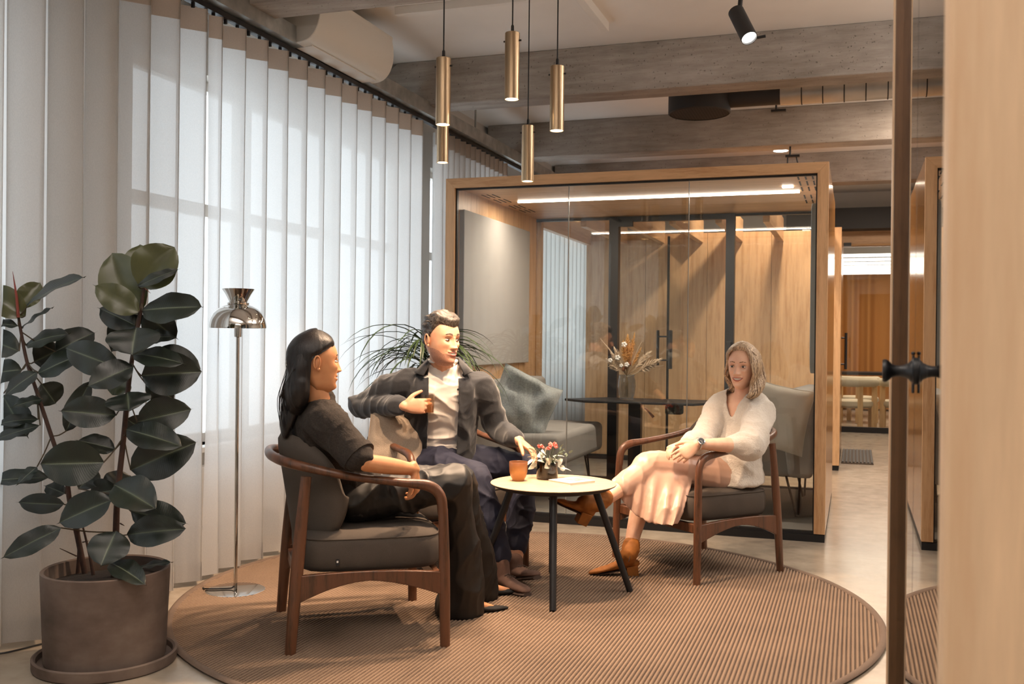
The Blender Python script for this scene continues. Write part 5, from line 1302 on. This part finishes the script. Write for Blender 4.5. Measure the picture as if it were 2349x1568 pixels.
for s in (-1, 1):                             # collar points and front tails
    b0 = nek+rB*(s*.030)-fB*.075+Vector((0, 0, .030)); b1 = nek+rB*(s*.080)+Vector((0, 0, .020)); b2 = nek+rB*(s*.080)+fB*.070+Vector((0, 0, -.012)); b3 = nek+rB*(s*.105)+fB*.095+Vector((0, 0, -.065))
    c1 = nek+rB*(s*.115)-fB*.01+Vector((0, 0, -.018)); c0 = nek+rB*(s*.04)-fB*.10+Vector((0, 0, -.010)); c2 = nek+rB*(s*.150)+fB*.055+Vector((0, 0, -.050))
    g = Geo().add([b0, b1, b2, b3, c2, c1, c0], [(0, 1, 5, 6), (1, 2, 4, 5), (2, 3, 4)]); o = mk('collar', g, M['overshirt'], P, world=True, auto=2); sd = o.modifiers.new('solid', 'SOLIDIFY'); sd.thickness = .008; sd.offset = 1
for k in range(3):
    p = PYp(0, 0, 1) if False else nek+rB*(-.085)+fB*.135+Vector((0, 0, -.13-.12*k)); 
for px, py in ((982, 888), (1051, 893), (974, 1068)):
    p = D(px, py, 5.135 if px < 1100 else 5.15); mk('button', Geo().lathe([(.0005, 0), (.006, 0), (.006, .003), (.0005, .003)], 12, mat=frame_mat(p, CR, CU)), M['black'], P, world=True)
# trousers
M['navy'] = fabric('navy_cloth', '#1c1f33', 300, .12, .3, .8)
g = Geo()
torso_secs(g, [pel+Vector((0, 0, .06)), pel-Vector((0, 0, .02)), pel-Vector((0, 0, .07))], [(.165, .118), (.180, .135), (.16, .12)], rB)
limb(g, [hipR, (hipR+knR)/2, knR], [.104, .094, .076]); limb(g, [hipL, (hipL+knL)/2, knL], [.104, .094, .078])
limb(g, [knR, knR.lerp(anR, .4), knR.lerp(anR, .88)], [.076, .070, .056]); limb(g, [knL, knL.lerp(anL, .4), knL.lerp(anL, .84)], [.078, .070, .062])
mk('trousers', fuse(g, .0065, 5, disp=wrinkle(.010, 5, 13)), M['navy'], P, world=True, auto=2)
M['shoeB'] = plain('taupe_suede', '#6b5044', .85, nscale=30, var=.15); M['sole'] = plain('shoe_sole', '#4a3930', .7)
for a_, toe in ((anR, G(1192, 1366)), (anL, G(1232, 1356)+Vector((0, 0, .04)))):
    d = (toe-Vector((a_.x, a_.y, toe.z))); d.z = (.05 if toe.z > .03 else 0); d.normalize(); heel = Vector((a_.x, a_.y, .022))-d*.055; toe = heel+d*.275
    g = Geo(); dd, uu = shoe(g, a_, heel, toe-d*.02, .046, .066, pointed=2); limb(g, [a_+Vector((0, 0, .01)), heel+d*.06+uu*.045], [.040, .042])
    so_ = mk('shoe', fuse(g, .0055, 4), M['shoeB'], P, world=True, auto=2); sx = d.cross(uu)
    g = Geo()
    for q in (.105, .125, .145): g.tube([heel+d*q+uu*(.066-q*.09)-sx*.018, heel+d*(q+.004)+uu*(.074-q*.09), heel+d*q+uu*(.066-q*.09)+sx*.018], .0022, 6)
    mk('laces', g, M['sole'], so_, world=True)
    g = Geo(); pts = []
    for q, w in ((-.01, .024), (.1, .036), (.3, .038), (.6, .046), (.85, .043), (.96, .026)): pts.append((heel+d*.275*q-uu*.004, w))
    sm_tube(g, [p for p, w in pts], [(w, .010) for p, w in pts], 12, 3, up=uu); mk('sole', g, M['sole'], P, world=True, auto=1)
# the glass he holds
t = thing('tumbler', 'brown-tinted glass tumbler held by the man', 'glass', (gc.x, gc.y, gc.z-.05))
mk('glass_body', Geo().lathe([(.001, 0), (.030, 0), (.034, .004), (.038, .098), (.0365, .098), (.0325, .008), (.001, .006)], 36), M['glass_brown'], t)
mk('drink', Geo().lathe([(.001, .008), (.032, .008), (.0345, .048), (.001, .048)], 28), plain('coffee_drink', '#7d5638', .2), t)
pillow('throw_cushion', 'beige linen cushion between the man and the left arm of his chair', D(908, 1016, 5.22), (.31, .31), .12, M['cush_beige'], E3(math.radians(80), math.radians(10), math.radians(35)), seed=9)

# ================================================================== blonde woman
P = person('smiling blonde woman in fluffy cream jumper, pink skirt and tan boots', (-.7, 5.5))
skC = sk_mat('skin_rosy', '#eec3a8')
f3 = Vector((-.676, -.737, 0)); r3_ = f3.cross(Vector((0, 0, 1)))
fT = (f3*.8-CFW*.35).normalized(); rT = fT.cross(Vector((0, 0, 1))).normalized()
pel = D(1668, 1086, 5.38); che = D(1690, 985, 5.42); shc = D(1704, 922, 5.40); nek = D(1706, 897, 5.38)
shR, shL = D(1650, 938, 5.43), D(1742, 945, 5.31)
elR, wrR = D(1606, 1012, 5.28), D(1568, 1016, 5.10)
elL, wrL = D(1722, 1022, 5.10), D(1600, 1018, 4.99)
hipT, hipB = D(1662, 1090, 5.30), D(1690, 1095, 5.52)
knT, knB = D(1492, 1066, 5.18), D(1482, 1108, 5.32)
anT, anB = D(1388, 1146, 5.02), D(1445, 1258, 5.13)
hC = D(1703, 840, 5.34); fh = (-CR*.52-CFW*.84+Vector((0, 0, -.03))).normalized(); mC = hmat(hC, fh, Vector((0, 0, 1))+CR*.02) @ Matrix.Scale(.98, 4)
g = Geo()
limb(g, [nek-Vector((0, 0, .05)), (nek+hC)/2-fh*.010, hC-fh*.018-Vector((0, 0, .03))], [.052, .046, .047])
torso_secs(g, [pel, (pel+che)/2, che, shc-Vector((0, 0, .02)), nek-Vector((0, 0, .01))], [(.13, .085), (.11, .075), (.145, .112), (.150, .088), (.05, .048)], rT)
for s_, e_, w_ in ((shR, elR, wrR), (shL, elL, wrL)): limb(g, [s_, (s_+e_)/2, e_], [.046, .040, .036]); limb(g, [e_, (e_+w_)/2, w_], [.039, .037, .0245])
for h_, k_, a_ in ((hipT, knT, anT), (hipB, knB, anB)): limb(g, [h_, (h_+k_)/2, k_], [.07, .062, .05]); limb(g, [k_, k_.lerp(a_, .35), a_], [.05, .051, .032])
hand(g, wrR, -CR*.75-CFW*.4+Vector((0, 0, -.18)), Vector((0, 0, -1))+CR*.3, -CFW-CR*.2, (.5, .55, .6, .65), .90, (.6, .8), .3)
hand(g, wrL, -CR*.62+Vector((0, 0, -.42))-CFW*.12, CFW*.8-CR*.3+Vector((0, 0, -.5)), Vector((0, 0, 1))-CR*.3, (.30, .36, .42, .5), .92, (.7, .8), .4, .06)
bodyC = fuse(g, .0042, 3); join(bodyC, head_geo(mC, 1.0, 1.0, False, .0028))
M['browC'] = plain('light_brow', '#7a5a42', .8)
mk('body', bodyC, [skC, M['lip'], M['teeth'], M['sclera'], M['iris'], M['browC'], skC], P, world=True, auto=1.6)
M['hair_blond'] = hair_mat('blonde_hair', '#6f5846', '#d3b999', .42, (150, 150, 14))
def HC(x, y, z): return mC @ Vector((x, y, z))
def lineC(x, y, z):
    f = .092-.01*min(1, abs(x)/.06) if y > .05 else .082-(.05-y)*1.6
    if y < .01: f = -.10
    return z-f
g = Geo(); join(g, hair_cap(mC, lineC, lambda x, y, z: .012+.010*max(0, z/.11), -.10, 1.0, .002, 40))
capo = mk('hair', g, M['hair_blond'], P, world=True, auto=2)
rr9 = random.Random(6); key = { # head-local control points, x>0 is her right (viewer's left)
 -1: [(-.012, .030, .124), (-.050, .060, .085), (-.072, .066, .030), (-.080, .058, -.030), (-.078, .064, -.080), (-.070, .072, -.125), (-.050, .078, -.160)],
 -.5: [(-.014, .0, .130), (-.066, .012, .090), (-.092, .016, .030), (-.098, .014, -.040), (-.102, .026, -.095), (-.095, .036, -.145), (-.072, .040, -.180)],
 0: [(0, -.05, .120), (-.060, -.070, .080), (-.086, -.080, .020), (-.095, -.078, -.040), (-.102, -.060, -.095), (-.098, -.04, -.145), (-.080, -.03, -.180)],
 .5: [(0, -.06, .115), (.055, -.085, .070), (.078, -.085, .010), (.080, -.078, -.045), (.078, -.066, -.095), (.070, -.06, -.135), (.060, -.055, -.165)],
 1: [(.004, .030, .122), (.046, .058, .088), (.070, .052, .040), (.080, .030, -.010), (.080, .006, -.060), (.076, -.012, -.105), (.066, -.02, -.135)]}
ks = sorted(key)
locks = []
for k in range(84):
    u = -1+2*k/83; a = max(i for i in ks if i <= u+1e-9); b = min([i for i in ks if i > a] or [a]); q = 0 if a == b else (u-a)/(b-a)
    pts = [Vector(key[a][i]).lerp(Vector(key[b][i]), q) for i in range(7)]; ph = rr9.uniform(0, 6); amp = rr9.uniform(.012, .022); out = []
    for i, p in enumerate(cr([tuple(x) for x in pts], 4)):
        p = Vector(p); h_ = i/24; w = amp*h_**1.3*math.sin(ph*.22+i*.60+k*.13); nn = Vector((p.x, p.y, 0)).normalized(); out.append(mC @ (p+nn*(w+((k*7)%5-2)*.0018)+Vector((0, w*.6, 0))))
    g = Geo().tube(out, [(.0078*(1-.15*abs(math.sin(i*.4))) if i < 20 else .0078*(25-i)/5*.9+.0006, .0055 if i < 20 else .0055*(25-i)/5+.0004) for i in range(25)], 8)
    mk('lock', g, M['hair_blond'], capo, world=False, auto=2) if False else locks.append(g)
gl = Geo()
for l_ in locks: join(gl, l_)
mk('wavy_locks', gl, M['hair_blond'], P, world=True, auto=2, kind='stuff')
# jumper
n = N('mohair'); v = n.coord(); f = n.noise(v, 120, 3, .8); b = n.noise(v, 7, 3)
M['mohair'] = n.done(n.pbr(n.ramp(n.math('ADD', n.math('MULTIPLY', f, .5), n.math('MULTIPLY', b, .5)), [(.3, lin('#d2c8bc')), (.7, lin('#ece6dc'))]), 1.0, 0, n.bump(f, .9, .006), Sheen_Weight=.7, Sheen_Roughness=.5))
g = Geo()
torso_secs(g, [pel-Vector((0, 0, .04)), pel+Vector((0, 0, .06)), (pel+che)/2+Vector((0, 0, .05)), che, shc-Vector((0, 0, .03)), shc+Vector((0, 0, .022)), nek+Vector((0, 0, .012))], [(.196, .154), (.182, .142), (.165, .122), (.165, .122), (.155, .105), (.108, .082), (.072, .064)], rT)
limb(g, [shc+rT*.05, shR, shR.lerp(elR, .5), elR, elR.lerp(wrR, .45), elR.lerp(wrR, .70)], [.078, .070, .066, .066, .060, .040])
limb(g, [shc-rT*.05, shL, shL.lerp(elL, .5), elL, elL.lerp(wrL, .18), elL.lerp(wrL, .33)], [.080, .076, .072, .072, .064, .045])
imC = hmat(Vector((shc.x, shc.y, 0)), fT).inverted(); zt_ = nek.z
def openC(p):
    q = imC @ p
    if (p-nek).length < .064 and p.z > zt_-.02: return True
    if q.y < 0: return False
    dz = zt_+.03-p.z
    return 0 < dz < .165 and abs(q.x) < .072*(1-dz/.165)+.004 or p.z > zt_+.012 and abs(q.x) < .07
jm = fuse(g, .0065, 5, disp=lambda p, nn: wrinkle(.007, 6, 14)(p, nn)+.0016*noise.noise(p*160), cut=openC)
o = mk('jumper', jm, M['mohair'], P, world=True, auto=2); sd = o.modifiers.new('solid', 'SOLIDIFY'); sd.thickness = .006; sd.offset = 1
g = Geo(); rq = random.Random(1)
for i in rq.sample(range(len(jm.v)), min(len(jm.v), 5200)):
    p = jm.v[i]; d_ = Vector((rq.gauss(0, 1), rq.gauss(0, 1), rq.gauss(0, 1))).normalized(); c_ = (p-che); c_.z *= .3; d_ = (d_+c_.normalized()*.9).normalized(); L_ = rq.uniform(.008, .018)
    s_ = d_.orthogonal().normalized()*.00035; g.add([p-s_, p+s_, p+d_*L_+s_*.2], [(0, 1, 2)])
mk('mohair_fluff', g, M['mohair'], P, world=True, kind='stuff', smooth=False)
# satin skirt
n = N('pink_satin'); f = n.noise(n.coord(), 12, 3)
M['satin'] = n.done(n.pbr(lin('#cfa994'), n.math('ADD', n.math('MULTIPLY', f, .12), .30), 0, None, Sheen_Weight=.2))
g = Geo()
torso_secs(g, [pel+Vector((0, 0, .10)), pel+Vector((0, 0, .02)), pel-Vector((0, 0, .055))], [(.145, .105), (.180, .135), (.165, .120)], rT)
limb(g, [hipT, (hipT+knT)/2, knT, knT.lerp(anT, .22)], [.102, .092, .080, .060]); limb(g, [hipB, (hipB+knB)/2, knB, knB.lerp(anB, .30)], [.100, .092, .078, .075])
limb(g, [knT.lerp(anT, .1), knT.lerp(anT, .62)], [.074, .056])
top = [D(*q) for q in ((1592, 1086, 5.18), (1560, 1066, 5.17), (1520, 1052, 5.15), (1478, 1050, 5.13), (1436, 1074, 5.11), (1402, 1098, 5.08))]
bot = [D(*q) for q in ((1556, 1204, 4.99), (1528, 1206, 4.98), (1490, 1198, 5.01), (1455, 1180, 5.05), (1424, 1146, 5.07), (1400, 1106, 5.07))]
tq = cr([tuple(p) for p in top], 8); bq = cr([tuple(p) for p in bot], 8); K = len(tq)
front, backv = [], []
for i in range(K):
    for j in range(9):
        q = j/8; p = Vector(tq[i]).lerp(Vector(bq[i]), q)-CFW*(.03*math.sin(PI*q)*(1-i/K*.5))+CFW*(.016*math.sin(i*.95+q)*q)
        front.append(p); backv.append(p+CFW*.016)
vs_ = front+backv; n_ = len(front); fs = []
for i in range(K-1):
    for j in range(8):
        a = i*9+j; fs.append((a, a+1, a+10, a+9)); fs.append((n_+a, n_+a+9, n_+a+10, n_+a+1))
rim_ = [i*9 for i in range(K)]+[(K-1)*9+j for j in range(1, 9)]+[i*9+8 for i in range(K-2, -1, -1)]+[j for j in range(7, 0, -1)]
for k in range(len(rim_)): a, b = rim_[k], rim_[(k+1) % len(rim_)]; fs.append((a, b, b+n_, a+n_))
g.add(vs_, fs)
mk('skirt', fuse(g, .006, 5, disp=wrinkle(.006, 5, 11, (1, 1, .45))), M['satin'], P, world=True, auto=2)
# boots
M['tan'] = plain('tan_suede', '#9a5f24', .75, nscale=25, var=.2); 
def boot(an, heel, toe, up, leg_dir):
    g = Geo(); d, u = shoe(g, an, heel, toe, .038, .055, up=up)
    limb(g, [heel+d*.055+u*.05, an-leg_dir*.005, an+leg_dir*.045], [.043, .045, .047])
    o = mk('boot', fuse(g, .0048, 4, disp=wrinkle(.0018, 14, 30)), M['tan'], P, world=True, auto=2)
    m_ = frame_mat(heel+d*.028, d, u.cross(d)); hb_ = Geo().loft([[m_ @ Vector((x*s, y*s, z)) for x, y in ((-.028, -.026), (.026, -.028), (.026, .028), (-.028, .026))] for z, s in ((-.050, 1.0), (.012, 1.12))])
    mk('heel', hb_, M['tan'], o, world=True, bevel=.002)
    sm = Geo(); sm_tube(sm, [heel+d*q-u*.0+(-u*.003) for q in (.05, .12, .19, .235)], [(.026, .004), (.036, .004), (.034, .004), (.014, .003)], 10, 3, up=u); mk('sole', sm, M['sole'], o, world=True)
    zp = Geo().tube([an+leg_dir*.05-CFW*.0415, an-leg_dir*.01-CFW*.0405, an-leg_dir*.04-CFW*.038], .0013, 5); mk('zip', zp, M['dark'], o, world=True)
hb0 = G(1456, 1322); tb0 = G(1366, 1322); d_ = (tb0-hb0).normalized()
boot(D(1444, 1268, 5.12), hb0+Vector((0, 0, .052))-d_*.01, hb0+d_*.235+Vector((0, 0, .012)), (0, 0, 1), (anB.lerp(knB, 1)-anB).normalized())
ld = (knT-anT).normalized()
boot(D(1372, 1152, 5.0), D(1352, 1184, 4.985), D(1276, 1150, 4.93), CU*.8+CR*.55, ld)
# watch
wt = thing('wristwatch', 'steel wristwatch with dark dial on the blonde woman’s wrist', 'watch', wrL)
wd = (wrL-elL).normalized(); wc = wrL-wd*.005
mk('bracelet', Geo().tube([wc+(v_ := wd.cross(CU).normalized())*(.0275*math.cos(a))+wd.cross(v_)*(.0255*math.sin(a)) for a in (k*2*PI/24 for k in range(24))], [(.008, .0022)]*24, 8, closed=True, up=wd), M['steel'], wt, world=True)
nrm = (-CFW*.75+CU*.5+CR*.1).normalized(); nrm = (nrm-wd*nrm.dot(wd)).normalized(); fm = frame_mat(wc+nrm*.025, wd, nrm.cross(wd))
mk('case', Geo().lathe([(.001, 0), (.018, 0), (.020, .003), (.0195, .009), (.0165, .0095)], 28, mat=fm), M['chrome'], wt, world=True)
mk('dial', Geo().lathe([(.0005, .0092), (.0165, .0092)], 24, mat=fm), M['black'], wt, world=True)
mk('watch_hands', Geo().box(-.0005, .0005, 0, .012, .0095, .0100, mat=fm).box(0, .009, -.0005, .0005, .0095, .0100, mat=fm), M['white'], wt, world=True, smooth=False)
